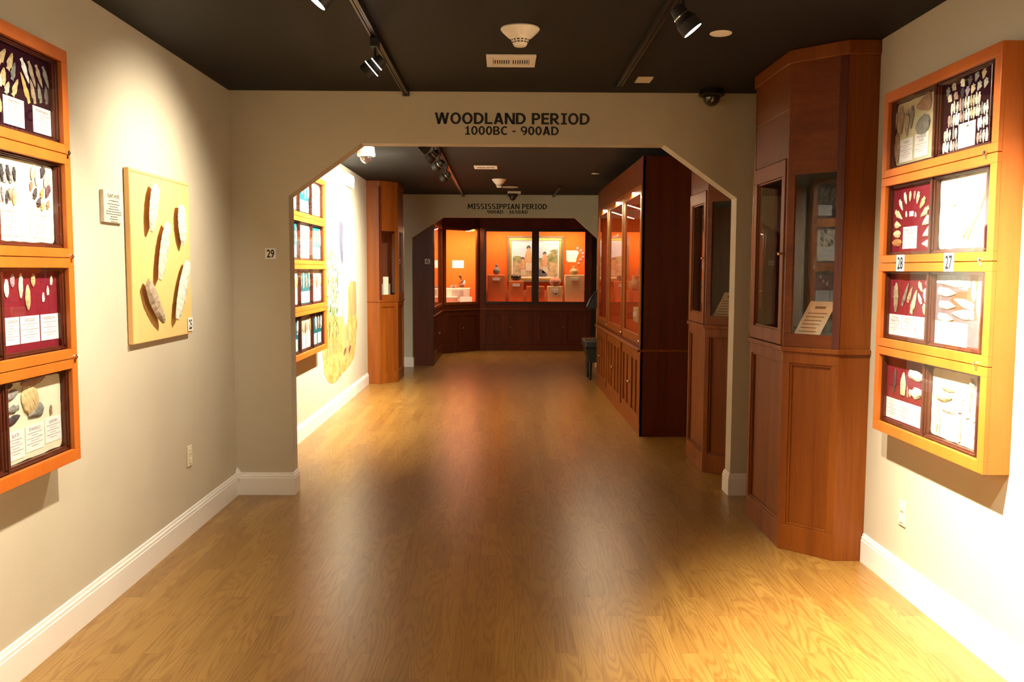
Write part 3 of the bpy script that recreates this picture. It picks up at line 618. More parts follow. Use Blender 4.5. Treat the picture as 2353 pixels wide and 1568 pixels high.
for nm, pts in SH:
    for i, (y, z) in enumerate(pts):
        c = pal[(n*5+i*3) % 13]; n += 1; up_ = 1 if i % 2 else -1; dz = .004*up_
        L_ = .024+R.uniform(-.002, .003)
        where = f'{ORD[i]} from the left in the {nm} '+('the SHUMLA card' if 'of' in nm else 'of the SHUMLA board')
        stone(FR, -1, (y+R.uniform(-.003, .003), z+up_*L_+dz), (y, z-up_*L_+dz), .019, 'n' if i % 3 else 's', c, f'{ {"offwhite": "off-white", "rosy": "rosy brown"}.get(c, c)} point, {where}', 'points crowded on the SHUMLA board', thick=.004)
TP = [(3.795, 2.318, 'slate', .3, 'faint, top left corner'), (3.743, 2.328, 'tanbrown', -.9, 'second along the top'), (3.674, 2.330, 'cream', -.8, 'large, third along the top'), (3.620, 2.328, 'dark', .2, 'dark, fourth along the top'), (3.569, 2.335, 'grey', .4, 'fifth along the top'), (3.516, 2.335, 'tan', .2, 'top right corner'),
      (3.775, 2.286, 'cream', -.9, 'small, left end of the second line'), (3.725, 2.288, 'rosy', -.9, 'second in the second line'), (3.676, 2.292, 'charcoal', .0, 'black, middle of the second line'), (3.636, 2.290, 'mauve', .1, 'fourth in the second line'), (3.595, 2.292, 'sand', .5, 'fifth in the second line'), (3.548, 2.294, 'pale', .6, 'sixth in the second line'), (3.500, 2.296, 'stone', .4, 'right end of the second line')]
for y, z, c, a, d in TP:
    L_ = .020; dy, dz = -math.sin(a)*L_, -math.cos(a)*L_
    stone(FR, -1, (y+dy*-1, z+dz), (y-dy*-1, z-dz), .036, 'n', c, f'{c} barbed point, {d}, on the SHUMLA board', 'scattered barbed points on the SHUMLA board', thick=.004)

# ------------------------------------------------------------------ flint hoes on the left wall
t = thing('wall_panel', (XL, 4.74, 1.185), 'pale yellow square panel carrying five flint hoes on the left wall', 'panel')
PX = XL+.030
MB().box(XL+.001, PX, 4.335, 5.150, 1.185, 2.048).build('panel_board', M_MAPLE, t, bevel=.005)
MB().box(PX, PX+.0006, 4.345, 5.142, 2.030, 2.0325).build('edge_groove', M_OR, t)
HOES = [((4.534, 1.984), (4.454, 1.745), .105, 'pale leaf shaped flint hoe at the upper left of the yellow panel'), ((4.883, 1.911), (4.895, 1.687), .120, 'blunt pale flint hoe at the upper right of the yellow panel'),
        ((4.687, 1.795), (4.545, 1.501), .110, 'long slender flint hoe in the middle of the yellow panel'), ((4.387, 1.493), (4.583, 1.281), .105, 'brownish flint hoe leaning at the lower left of the yellow panel'),
        ((4.967, 1.591), (4.77, 1.283), .125, 'mottled flint hoe at the lower right of the yellow panel')]
for i, (a, b, wd, lb) in enumerate(HOES):
    a = (a[0]*1.013, a[1]); b = (b[0]*1.013, b[1])
    o = stone(PX+.026, 1, a, b, wd, 'h', ['sandstone', 'stone', 'sandstone', 'tanbrown', 'stone'][i], lb, 'flint hoes on the yellow panel', thick=.020)
    cy, cz = (a[0]+b[0])/2, (a[1]+b[1])/2; dy, dz = (b[0]-a[0])*.22, (b[1]-a[1])*.22; mb = MB()
    for s in (-1, 1): mb.tube((PX-.002, cy+dy*s, cz+dz*s), (PX+.030, cy+dy*s, cz+dz*s), .0025, 8)
    p = mb.build('mounting_pin', M_BRASS, o); 
number_tag((PX+.004, 5.105, 1.240), (0, 1, 0), (0, 0, 1), .070, .075, '25', 'white tag numbered 25 on the lower right corner of the yellow panel')
t = thing('text_plaque', (XL, 4.17, 1.77), 'small cream plaque headed FLINT HOES left of the yellow panel', 'plaque')
MB().box(XL+.001, XL+.018, 4.080, 4.287, 1.772, 1.918).build('plate', plain('cream_plaque', (.66, .56, .42), .5), t)
text('title', 'FLINT HOES', .024, frame_m((XL+.0185, 4.183, 1.886), (0, 1, 0), (0, 0, 1)), M_INK, t, bold=.01, sx=1.0)
mb = MB()
for i in range(9):
    ww = [.05, .065, .04, .055, .08, .08, .035, .045, .035][i]; zz = 1.872-i*.0115-(.004 if i else 0)
    y = 4.183-ww
    while y < 4.183+ww:
        l = R.uniform(.006, .018); mb.box(XL+.0182, XL+.0186, y, min(y+l, 4.183+ww), zz-.002, zz+.002); y += l+.004
mb.build('print_lines', M_INK, t)
def outlet(x, nx, y, z, label):
    t = thing('wall_outlet', (x, y, z), label, 'outlet', 'ivory wall outlets')
    S = lambda a, b: (min(a, b), max(a, b))
    MB().box(*S(x, x+nx*.007), y-.036, y+.036, z-.060, z+.060).build('cover_plate', M_IVORY, t, bevel=.003)
    for s in (-1, 1):
        MB().box(*S(x+nx*.007, x+nx*.011), y-.017, y+.017, z+s*.028-.016, z+s*.028+.016).build('socket', M_IVORY, t, bevel=.002)
outlet(XL, 1, 5.13, .464, 'ivory outlet low on the left wall below the yellow panel')
outlet(XR, -1, 4.19, .388, 'ivory outlet low on the right wall below the wall case')

# ------------------------------------------------------------------ corner cabinets (three alike)
def face(mb, P, Q, s0, s1, z0, z1, d0, d1, sg):
    P, Q = Vector(P), Vector(Q); U = (Q-P).normalized(); Nn = Vector((-U.y, U.x))*sg
    return mb.fr((P.x, P.y, 0), (U.x, U.y, 0), (0, 0, 1), (Nn.x, Nn.y, 0), s0, s1, z0, z1, d0, d1)
def offs(pts, d, sg):                # offset an open plan path outwards
    out = []; n = len(pts)
    for i in range(n):
        p = Vector(pts[i]); ns = []
        if i > 0: u = (p-Vector(pts[i-1])).normalized(); ns.append(Vector((-u.y, u.x))*sg)
        if i < n-1: u = (Vector(pts[i+1])-p).normalized(); ns.append(Vector((-u.y, u.x))*sg)
        m = ns[0] if len(ns) == 1 else (ns[0]+ns[1])/(1+ns[0].dot(ns[1]))
        out.append((p.x+m.x*d, p.y+m.y*d))
    return out
def corner_cab(xw, y0, sg, label, LD, seam=True, flip=False):
    """xw wall plane, y0 near side; sg=+1 right wall, -1 left wall"""
    s = -sg
    A = (xw, y0); B = (xw+s*.166, y0); C = (xw+s*.391, y0+.225); D = (C[0], C[1]+LD); E = (B[0], D[1]+.225); G = (xw, E[1])
    pl = [A, B, C, D, E, G]
    t = thing('display_cabinet', (xw+s*.2, (y0+E[1])/2, 0), label, 'cabinet', 'octagonal corner display cabinets')
    LBC = (Vector(C)-Vector(B)).length
    core = offs(pl, -.022, sg); core[0] = A; core[-1] = G
    mb = MB().plan(core, 0, 1.118)
    face(mb, A, B, 0, .166, 0, 1.118, -.022, 0, sg); face(mb, E, G, 0, .166, 0, 1.118, -.022, 0, sg)
    for P, Q, L_ in ((B, C, LBC), (C, D, LD), (D, E, LBC)):
        face(mb, P, Q, 0, L_, 0, .145, -.022, 0, sg); face(mb, P, Q, 0, L_, 1.055, 1.118, -.022, 0, sg)
        face(mb, P, Q, 0, .038, .145, 1.055, -.022, 0, sg); face(mb, P, Q, L_-.04, L_, .145, 1.055, -.022, 0, sg)
        for a, b, c, d in ((.038, L_-.04, .145, .157), (.038, L_-.04, 1.043, 1.055), (.038, .05, .157, 1.043), (L_-.052, L_-.04, .157, 1.043)): face(mb, P, Q, a, b, c, d, -.022, -.008, sg)
    mb.build('base', M_CHER, t, bevel=.002)
    MB().plan(offs(pl, .014, sg), 1.118, 1.145).build('ledge', M_CHER, t, bevel=.003)
    # upper body
    for P, Q in ((A, B), (E, G)): face(MB(), P, Q, 0, .166, 1.145, 2.68, -.02, 0, sg).build('side_panel', M_CHER, t)
    mb = MB()
    for P, Q, L_ in ((B, C, LBC), (D, E, LBC)):
        face(mb, P, Q, .0, L_, 1.145, 1.217, -.02, 0, sg)
        face(mb, P, Q, 0, .042, 1.217, 2.082, -.02, 0, sg); face(mb, P, Q, L_-.042, L_, 1.217, 2.082, -.02, 0, sg)
        face(mb, P, Q, 0, L_, 2.082, 2.68, -.02, 0, sg)
    face(mb, C, D, 0, .028, 1.145, 2.68, -.02, 0, sg); face(mb, C, D, LD-.028, LD, 1.145, 2.68, -.02, 0, sg)
    face(mb, C, D, .028, LD-.028, 2.178, 2.438, -.02, -.003, sg); face(mb, C, D, .028, LD-.028, 2.441, 2.68, -.02, -.003, sg)
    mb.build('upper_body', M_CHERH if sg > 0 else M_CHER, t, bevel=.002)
    if seam: face(MB(), C, D, .03, LD-.03, 2.4375, 2.4415, -.012, -.001, sg).build('metal_seam', M_CHROME, t)
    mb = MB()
    for P, Q, a in ((B, C, -.002), (D, E, LBC-.040)): face(MB(), P, Q, a, a+.042, 1.145, 2.672, .0, .006, sg).build('painted_shade_strip', M_MAH, t)  # dark wood paints in the shade on the narrow corner face
    MB().plan(offs(pl, .012, sg), 2.675, 2.75).build('crown', M_CHER, t, bevel=.006)
    # interior
    inn = offs(pl, -.021, sg); inn[0] = (A[0]+s*.001, inn[0][1]+.0); inn[-1] = (G[0]+s*.001, inn[-1][1])
    mb = MB(); mb.plan(inn, 1.190, 1.200); mb.plan(inn, 2.10, 2.11)
    mb.plan([(A[0]+s*.002, A[1]+.03), (A[0]+s*.012, A[1]+.03), (G[0]+s*.012, G[1]-.03), (G[0]+s*.002, G[1]-.03)], 1.2, 2.10)
    mb.build('lining', M_LINER, t)
    # door
    mb = MB()
    for a, b, c, d in ((.03, LD-.03, 1.150, 1.228), (.03, LD-.03, 2.083, 2.172), (.03, .085, 1.228, 2.083), (LD-.095, LD-.03, 1.228, 2.083)): face(mb, C, D, a, b, c, d, -.016, .008, sg)
    for a, b, c, d in ((.085, LD-.095, 1.228, 1.238), (.085, LD-.095, 2.073, 2.083), (.085, .095, 1.238, 2.073), (LD-.105, LD-.095, 1.238, 2.073)): face(mb, C, D, a, b, c, d, -.012, -.003, sg)
    dr = mb.build('door', M_CHER, t, bevel=.0015)
    face(MB(), C, D, .083, LD-.093, 1.226, 2.085, -.010, -.007, sg).build('glass_pane', M_GLASS, dr)
    sv = .05
    p = Vector(C)+(Vector(D)-Vector(C)).normalized()*sv
    MB().lathe((p.x, p.y, 1.657), [(.006, .006), (.005, .016), (.011, .022), (.011, .028), (.006, .032)], 14, (-sg, 0, 0)).build('knob', M_BRASS, dr, smooth=True)
    face(MB(), C, D, LD-.030, LD-.022, 1.15, 2.172, -.003, .010, sg).build('hinge', M_BRASS, dr)
    for P, Q in ((B, C), (D, E)):
        face(MB(), P, Q, .038, LBC-.038, 1.213, 2.086, -.012, -.008, sg).build('glass_pane', M_GLASS, t)
    return t, A, B, C, D
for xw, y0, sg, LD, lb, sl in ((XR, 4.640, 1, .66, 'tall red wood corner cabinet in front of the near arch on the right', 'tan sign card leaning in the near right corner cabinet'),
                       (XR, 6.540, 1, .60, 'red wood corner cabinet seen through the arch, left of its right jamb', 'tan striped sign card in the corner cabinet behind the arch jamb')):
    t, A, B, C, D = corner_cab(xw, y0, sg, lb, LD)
    # leaning sign card facing the room, standing on the lining floor
    p = Vector((C[0]+.085, C[1]-.015)); U = Vector((.94, -.34)); 
    U = (Vector(B)-Vector(C)).normalized(); O = Vector((C[0], C[1], 1.203))+Vector((U.x, U.y, 0))*.035+Vector((.04, .055, 0)); V = Vector((.25, .12, 1)).normalized(); Ux = Vector((U.x, U.y, 0))
    W = Ux.cross(V); V2 = (V+Ux*.28).normalized()
    k = thing('sign_card', O, sl, 'sign', 'leaning sign cards')
    MB().fr(O, Ux, V2, W, 0, .15, 0, .21, 0, .004).build('paper', M_TAN, k)
    mb = MB()
    mb.fr(O, Ux, V2, W, .045, .105, .165, .18, .004, .0046)
    for i, (a, b) in enumerate(((.02, .13), (.02, .125), (.02, .12), (.02, .12), (.02, .11), (.02, .12))): mb.fr(O, Ux, V2, W, a, b, .135-i*.022, .140-i*.022, .004, .0046)
    mb.build('print_lines', M_INKB, k)
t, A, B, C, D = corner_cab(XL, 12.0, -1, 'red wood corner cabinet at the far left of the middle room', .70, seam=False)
k = thing('acrylic_stand', (XL+.16, 12.30, 1.2), 'pale stand with a cream edge inside the far left corner cabinet', 'stand')
MB().box(XL+.06, XL+.26, 12.26, 12.42, 1.20, 1.36).build('base', M_WPED, k)
MB().box(XL+.19, XL+.26, 12.20, 12.26, 1.20, 1.46).build('upright', M_PARCH, k)

# ------------------------------------------------------------------ ceiling fittings
def track(x, y0, y1, label):
    t = thing('ceiling_track', (x, (y0+y1)/2, HC), label, 'lighting track', 'black lighting tracks')
    mb = MB(); mb.box(x-.018, x+.018, y0, y1, HC-.022, HC-.001)
    mb.box(x-.018, x-.007, y0, y1, HC-.030, HC-.022); mb.box(x+.007, x+.018, y0, y1, HC-.030, HC-.022)
    mb.build('rail', M_BLACK, t, bevel=.001)
    MB().box(x-.022, x+.022, y1-.03, y1+.004, HC-.034, HC-.001).build('end_cap', M_BLACKM, t)
    MB().box(x-.004, x+.004, y0, y1-.03, HC-.026, HC-.0215).build('conductor', M_BLACK, t)
M_GLEAM = emit('band_gleam', (1, .92, .8), 2.5)  # gleam on the head's rings, put in as emission
M_LENS = emit('lamp_face', (1, .88, .72), 30)
def head(x, y, target, watts, cone, label, rad=.03, blend=1.0, color=WARM, hang=.13, group='spot heads on the tracks', glow=False):
    t = thing('spot_head', (x, y, HC-.03), label, 'spotlight', group)
    MB().box(x-.019, x+.019, y-.045, y+.045, HC-.075, HC-.030).build('adapter', M_BLACKM, t, bevel=.003)
    P = Vector((x, y, HC-.03-hang)); T = Vector(target); d = (T-P).normalized()
    MB().tube((x, y, HC-.062), (x, y, P.z+.035), .007, 10).build('stem', M_BLACK, t)
    sd = d.cross(Vector((0, 0, 1))).normalized(); mb = MB()
    mb.lathe(P-d*.055, [(.012, 0), (.026, .004), (.030, .02), (.033, .035), (.036, .055), (.046, .075), (.046, .120), (.042, .120), (.042, .112)], 28, d)
    mb.build('shade', M_BLACKM, t, smooth=False)
    for q_ in ((-.012, .022) if glow else (-.012,)): MB().lathe(P+d*q_, [(.0375 if q_ < 0 else .0475, 0), (.0375 if q_ < 0 else .0475, .004)], 28, d).build('band', M_GLEAM if glow else M_CHROME, t)
    MB().lathe(P+d*.060, [(.040, 0), (.0415, .002)], 28, d).build('lens', M_LENS, t)
    ld = bpy.data.lights.new('spot', 'SPOT'); ld.energy = watts; ld.spot_size = math.radians(cone); ld.spot_blend = blend; ld.shadow_soft_size = rad; ld.color = color
    lo = bpy.data.objects.new('spot', ld); COL.objects.link(lo); lp = P+d*.075
    q = (-d).to_track_quat('Z', 'Y'); lo.matrix_world = Matrix.Translation(lp) @ q.to_matrix().to_4x4()
    lo.parent = t; lo.matrix_parent_inverse = Matrix.Translation(t.location).inverted()
TLX, TRX = -.65, .735
track(TLX, -2.6, 6.03, 'black track on the ceiling left of the vent, ending at the near arch')
track(TRX, -2.6, 5.75, 'black track on the ceiling right of the vent')
track(-.63, 6.6, 14.14, 'black track on the middle room ceiling with a row of spot heads')
track(.80, 12.6, 14.14, 'short black track before the far arch, right of the dome camera')
LEFT = [(4.58, (XL, 4.66, 1.60), 62, 100, 'black spot head below the left track aimed at the flint hoes'), (3.35, (XL, 3.15, 1.15), 80, 92, 'spot head on the left track above the left wall case'), (2.2, (XL, 2.2, 1.2), 75, 85, 'rear fill spot head on the left track, added out of view'), (.6, (XL, .8, 1.2), 90, 90, 'rearmost fill spot head on the left track, added out of view')]  # last two heads are unseen, added as ambient fill
for y, T, wt, cn, lb in LEFT: head(TLX, y, T, wt, cn, lb, glow=(y == 4.58))
RIGHT = [(3.70, (XR, 3.6, 1.05), 105, 92, 'black spot head with a glowing face below the right track'), (3.02, (XR, 2.85, .32), 390, 92, 'spot head on the right track cut by the top edge'), (2.0, (XR, 2.3, 1.1), 90, 75, 'rear fill spot head on the right track, added out of view'), (.4, (XR, .6, 1.2), 90, 90, 'rearmost fill spot head on the right track, added out of view')]  # the two rear heads are out of view, added to lift the ambient light
for y, T, wt, cn, lb in RIGHT: head(TRX, y, T, wt, cn, lb)
MID = [(7.45, (XL, 7.75, 1.5), 180, 118, 'first of four spot heads on the middle track'), (8.1, (XL, 8.7, 1.6), 215, 118, 'second of four spot heads on the middle track'), (8.80, (XL, 9.7, 1.75), 240, 112, 'third of four spot heads on the middle track'), (9.90, (XL, 10.4, 1.6), 150, 100, 'fourth of four spot heads on the middle track')]
for y, T, wt, cn, lb in MID: head(-.63, y, T, wt, cn, lb)

def smoke(x, y, r, drop, label):
    t = thing('smoke_detector', (x, y, HC), label, 'smoke detector', 'white smoke detectors')
    MB().lathe((x, y, HC-.001), [(r*.98, 0), (r, .006), (r*.93, .016), (r*.62, drop*.50), (r*.52, drop*.52)], 32, (0, 0, -1)).build('base', M_WHITEP, t, smooth=False)
    MB().lathe((x, y, HC-.001-drop*.5), [(r*.54, 0), (r*.46, drop*.16), (r*.38, drop*.34), (r*.30, drop*.48), (r*.22, drop*.50)], 32, (0, 0, -1)).build('sensor_cone', M_WHITEP, t, smooth=False)
    mb = MB()
    for k in range(14):
        a = 2*math.pi*k/14
        for hz, rr in ((.68, .435), (.80, .385)):
            c = Vector((x+math.cos(a)*r*rr, y+math.sin(a)*r*rr, HC-drop*hz)); U = Vector((-math.sin(a), math.cos(a), 0)); W = Vector((math.cos(a), math.sin(a), -.4)).normalized(); V = W.cross(U)
            mb.fr(c, U, V, W, -r*.06, r*.06, -drop*.035, drop*.035, -.002, .002)
    mb.build('sensor_slots', M_BLACKM, t)
smoke(.082, 4.47, .097, .088, 'large white cone shaped smoke detector on the near ceiling')
smoke(-.052, 11.75, .095, .11, 'small white cone shaped smoke detector on the middle room ceiling')
def vent(x0, x1, y0, y1, n, label):
    t = thing('ceiling_vent', ((x0+x1)/2, (y0+y1)/2, HC), label, 'vent', 'white ceiling vents')
    fx, fy = (x1-x0)*.13, (y1-y0)*.2; mb = MB()
    for a, b, c, d in ((x0, x1, y0, y0+fy), (x0, x1, y1-fy, y1), (x0, x0+fx, y0+fy, y1-fy), (x1-fx, x1, y0+fy, y1-fy)): mb.box(a, b, c, d, HC-.012, HC-.001)
    mb.box((x0+x1)/2-.006, (x0+x1)/2+.006, y0+fy, y1-fy, HC-.012, HC-.001)
    mb.build('frame', M_WHITEP, t, bevel=.003)
    MB().box(x0+fx, x1-fx, y0+fy, y1-fy, HC-.003, HC-.001).build('backing', M_BLACKM, t)
    mb = MB()
    for i in range(n):
        x = x0+fx+(i+.5)*(x1-x0-2*fx)/n
        mb.fr((x, (y0+y1)/2, HC-.008), (1, 0, .6), (0, 1, 0), (-.6, 0, 1), -.003, .003, -(y1-y0)/2+fy, (y1-y0)/2-fy, -.001, .001)
    for y in (y0+fy+.02, y0+fy+.04): mb.box(x0+fx, x1-fx, y, y+.006, HC-.011, HC-.004)
    mb.build('louvres', M_WHITEP, t)
vent(-.096, .183, 4.99, 5.265, 16, 'white louvred vent on the near ceiling below the smoke detector')
vent(-.335, -.065, 10.21, 10.50, 12, 'white louvred vent on the middle room ceiling')
def disc(x, y, r, label, nm='ceiling_disc', h=.006):
    return tag(MB().lathe((x, y, HC-.0005), [(r, 0), (r, h*.6), (r*.94, h)], 32, (0, 0, -1)).build(nm, M_WHITEP), label, 'cover plate', 'white round ceiling plates')
disc(1.09, 4.53, .055, 'round white cover plate on the near ceiling right of the spot')
disc(1.138, 11.0, .050, 'tiny white round plate on the middle room ceiling at right')
disc(.10, 12.85, .125, 'wide flat white disc on the ceiling before the far arch')
t = tag(MB().box(.83, .925, 5.54, 5.70, HC-.006, HC-.001).build('access_plate', M_IVORY), 'small beige rectangular plate on the ceiling at the end of the right track', 'cover plate')
t = tag(MB().box(.07, .27, 13.50, 13.72, HC-.030, HC-.001).build('junction_plate', M_WHITEP), 'white square plate above the small black dome camera', 'cover plate')
def dome(x, y, r, body, label, hb=.06, top=HC):
    t = thing('dome_camera', (x, y, top), label, 'security camera', 'ceiling dome cameras')
    MB().lathe((x, y, top-.001), [(r*.92, 0), (r*.95, hb*.6), (r, hb*.75), (r, hb), (r*.86, hb+.008)], 32, (0, 0, -1)).build('housing', body, t)
    MB().lathe((x, y, top-hb-.008), [(r*.70*math.cos(a), r*.78*math.sin(a)) for a in [i*math.pi/2/9 for i in range(10)]], 28, (0, 0, -1)).build('dome', plain('smoked_dome', (.03, .02, .015), .05, coat=1), t, smooth=True)
dome(1.375, 5.93, .085, M_BLACK, 'black dome camera at the top right corner of the near arch', .035)
dome(-1.335, 8.75, .088, M_WHITEP, 'white dome camera hanging just behind the near arch at left', .085)
dome(.15, 13.62, .080, M_BLACK, 'small black dome camera above the MISSISSIPPIAN PERIOD lettering', .035, HC-.030)
t = thing('alarm_strobe', (XL, 10.6, 2.56), 'white round faced alarm strobe high on the middle left wall', 'alarm')
MB().box(XL+.001, XL+.045, 10.36, 10.78, 2.53, 2.68).build('base', M_WHITEP, t, bevel=.012)
MB().lathe((XL+.045, 10.56, 2.605), [(.062, 0), (.062, .012), (.045, .03), (.03, .034), (.028, .022), (.012, .030)], 28, (1, 0, 0)).build('strobe', M_WHITEP, t)

# ------------------------------------------------------------------ boards of the lit case in the middle room
CC = [(7.205, 7.658), (7.694, 8.150), (8.186, 8.640)]
KIND = [('cream', 'teal', 'cream'), ('teal', 'cream', 'teal'), ('cream', 'teal', 'cream'), ('teal', 'cream', 'teal')]
RN, CN = ['top', 'second', 'third', 'lowest'], ['near', 'middle', 'far']
for ri in range(4):
    for ci in range(3):
        a, b = CC[ci][0]+.012, CC[ci][1]-.012; z0, z1 = ROWZ(ri); k = KIND[ri][ci]
        where = f'{RN[ri]} row, {CN[ci]} column of the far lit case'
        board(XB_L, 1, a, b, z0, z1, k, f'{k} board, {where}', 'boards of the far lit case', 50+ri*3+ci)
        cz = z0+(z1-z0)*.40
        cards = [(a+.03, b-.03)] if k == 'teal' and ri != 3 else ([(a+.20, b-.03)] if ci == 0 and ri == 3 else [(a+.05, a+.20), (a+.24, b-.04)])
        for q, (c0, c1) in enumerate(cards):
            pos = 'wide' if len(cards) == 1 else ['left', 'right'][q]
            tag(MB().box(XB_L+.0022, XB_L+.0034, c0, c1, z0+.008, cz-.01).build('label_card', M_PAPER), f'{pos} white card, {where}', 'card', 'cards of the far lit case')
        np_ = 5 if k == 'cream' else 4
        for q in range(np_):
            y = a+.04+(b-a-.08)*q/(np_-1); h_ = (z1-cz)*R.uniform(.55, .85); zc = (z1+cz)/2+R.uniform(-.01, .01)
            colr = (['tanbrown', 'sand', 'brown', 'stone', 'tan'] if k == 'cream' else ['sand', 'cream', 'rosy', 'offwhite'])[q % (5 if k == 'cream' else 4)]
            lean = R.uniform(-.02, .02)
            stone(XB_L+.002, 1, (y+lean, zc+h_/2), (y-lean, zc-h_/2), R.uniform(.03, .05), 'nls'[q % 3], colr, f'{ORD[q]} stone point from the left, {where}', 'points of the far lit case')

# ------------------------------------------------------------------ painted mural
def mottled(name, a, b, scale, st=(1, 1, 1)):
    m, t, bs = nt(name); L = t.links.new
    tc = N(t, 'ShaderNodeTexCoord'); mp = N(t, 'ShaderNodeMapping'); mp.inputs['Scale'].default_value = st; L(tc.outputs['Object'], mp.inputs[0])
    nz = N(t, 'ShaderNodeTexNoise', Scale=scale, Detail=5, Roughness=.65); L(mp.outputs[0], nz.inputs['Vector'])
    r = N(t, 'ShaderNodeValToRGB'); L(nz.outputs['Fac'], r.inputs[0]); r.color_ramp.elements[0].position = .38; r.color_ramp.elements[1].position = .62
    r.color_ramp.elements[0].color = rgb(a); r.color_ramp.elements[1].color = rgb(b); L(r.outputs[0], bs.inputs['Base Color']); bs.inputs['Roughness'].default_value = .6
    return m
mu = thing('wall_mural', (XL, 10.1, .33), 'painted mural of corn plants and a standing person on ochre ground, left wall', 'mural')
def paint(nm, pts, m, lay): return MB().prism([(XL+.0006+.0007*lay, y, z) for y, z in pts], (.0005, 0, 0)).build(nm, m, mu)
def smooth_loop(pts, n=6):
    out = []; k = len(pts)
    for i in range(k):
        p0, p1, p2, p3 = (Vector(pts[(i+j-1) % k]) for j in range(4))
        for q in range(n):
            t = q/n; out.append(tuple(.5*((2*p1)+(p2-p0)*t+(2*p0-5*p1+4*p2-p3)*t*t+(3*p1-p0-3*p2+p3)*t**3)))
    return out
paint('sky', smooth_loop([(9.05, 1.1), (9.02, 2.1), (9.5, 2.42), (10.3, 2.40), (10.85, 2.2), (11.08, 1.7), (11.10, 1.0), (10.2, .95)]), mottled('mural_sky', (.58, .57, .48), (.50, .56, .56), 1.6), 0)
paint('ochre_ground', smooth_loop([(9.02, 1.05), (9.05, .55), (9.18, .42), (9.40, .345), (9.72, .325), (10.1, .37), (10.5, .40), (10.86, .47), (11.02, .62), (11.10, .98), (10.3, 1.0)]), mottled('mural_ochre', (.38, .20, .045), (.60, .37, .12), 3.5, (1, 2, 3)), 1)
paint('adobe_wall', [(10.12, .96), (11.10, 1.00), (11.10, 1.40), (10.72, 1.43), (10.55, 1.36), (10.12, 1.48)], mottled('mural_adobe', (.40, .18, .055), (.52, .27, .11), 3, (4, 4, 1)), 2)
r3 = random.Random(5)
for nm, cols_, cnt, lay in (('corn_leaves_dark', (.025, .05, .015), 150, 3), ('corn_leaves', (.14, .23, .035), 230, 4), ('corn_leaves_pale', (.38, .45, .13), 150, 5)):
    mb = MB()
    for i in range(cnt):
        y = r3.uniform(9.05, 9.92); z = r3.uniform(.80, 1.78-abs(y-9.45)*.25); L_ = r3.uniform(.05, .13); a = r3.uniform(-.5, .5); w_ = r3.uniform(.006, .014)
        dy, dz = math.sin(a)*L_, math.cos(a)*L_; x = XL+.0006+.0007*lay
        mb.add([(x, y, z), (x, y+dy*.5+w_, z+dz*.5), (x, y+dy, z+dz), (x, y+dy*.5-w_, z+dz*.5)], [(0, 1, 2, 3)])
    o = mb.build(nm, plain('mural_'+nm, cols_, .6), mu); o['kind'] = 'stuff'
mb = MB()
for i in range(9):
    y = 9.15+i*.085; x = XL+.0036; mb.add([(x, y, .60+r3.uniform(0, .1)), (x, y+.012, .62), (x, y+.02, 1.5), (x, y+.008, 1.5)], [(0, 1, 2, 3)])
mb.build('corn_stalks', plain('mural_stalk', (.05, .035, .03), .7), mu)['kind'] = 'stuff'
paint('pale_robe', smooth_loop([(10.15, 1.98), (10.32, 1.93), (10.48, 1.60), (10.50, 1.20), (10.44, .95), (10.22, .92), (10.12, 1.3), (10.10, 1.7)]), plain('mural_robe', (.58, .46, .32), .7), 3)
paint('bare_legs', [(10.24, .95), (10.33, .95), (10.36, .62), (10.30, .60)], plain('mural_skin', (.45, .24, .13), .7), 4)
paint('other_leg', [(10.38, .95), (10.46, .95), (10.62, .62), (10.56, .60)], MATS['mural_skin'], 4)
paint('face', smooth_loop([(10.16, 2.02), (10.26, 2.03), (10.30, 1.95), (10.24, 1.88), (10.17, 1.91)]), MATS['mural_skin'], 4)
paint('black_hair', smooth_loop([(10.02, 2.09), (10.14, 2.10), (10.22, 2.03), (10.17, 1.90), (10.21, 1.70), (10.12, 1.62), (10.02, 1.78), (9.98, 1.98)]), plain('mural_hair', (.05, .05, .08), .7), 5)
for y in (10.20, 10.52): paint('moccasin', smooth_loop([(y, .56), (y+.13, .60), (y+.15, .64), (y+.06, .645), (y-.01, .62)]), plain('mural_shoe', (.16, .07, .05), .7), 5)

# ------------------------------------------------------------------ long case on the right of the middle room
bx, by0, by1 = 1.290, 8.200, 12.050
t = thing('display_cabinet', (1.62, 10.1, 0), 'long dark cabinet with three orange lit glass doors and panelled cupboards below', 'cabinet')
PB, QB = (bx, by0), (bx, by1); LB = by1-by0
F_ = lambda mb, s0, s1, z0, z1, d0, d1: face(mb, PB, QB, s0, s1, z0, z1, d0, d1, 1)
for ya in (by0, by1-.02): MB().box(bx, XR-.002, ya, ya+.02, 0, 2.60).build('side_panel', M_DKW, t)
mb = MB(); mb.box(bx+.02, XR-.002, by0+.02, by1-.02, 0, .10)
F_(mb, 0, LB, 0, .115, -.02, 0); F_(mb, 0, LB, .78, .80, -.02, 0); F_(mb, .0, .03, .115, .78, -.02, 0); F_(mb, LB-.03, LB, .115, .78, -.02, 0)
for s in (1.27, 2.62): F_(mb, s-.02, s+.02, .115, .78, -.02, 0)
mb.build('base', M_CHER, t)
MB().box(bx-.03, XR-.002, by0-.004, by1+.01, .80, .822).build('ledge', M_CHER, t, bevel=.003)
mb = MB(); F_(mb, 0, LB, 2.365, 2.60, -.02, 0); F_(mb, 0, LB, .822, .858, -.02, 0)
for s in (0, 1.262, 2.612, LB-.016): F_(mb, s, s+.016, .858, 2.365, -.02, 0)
mb.build('face_frame', M_DKW, t)
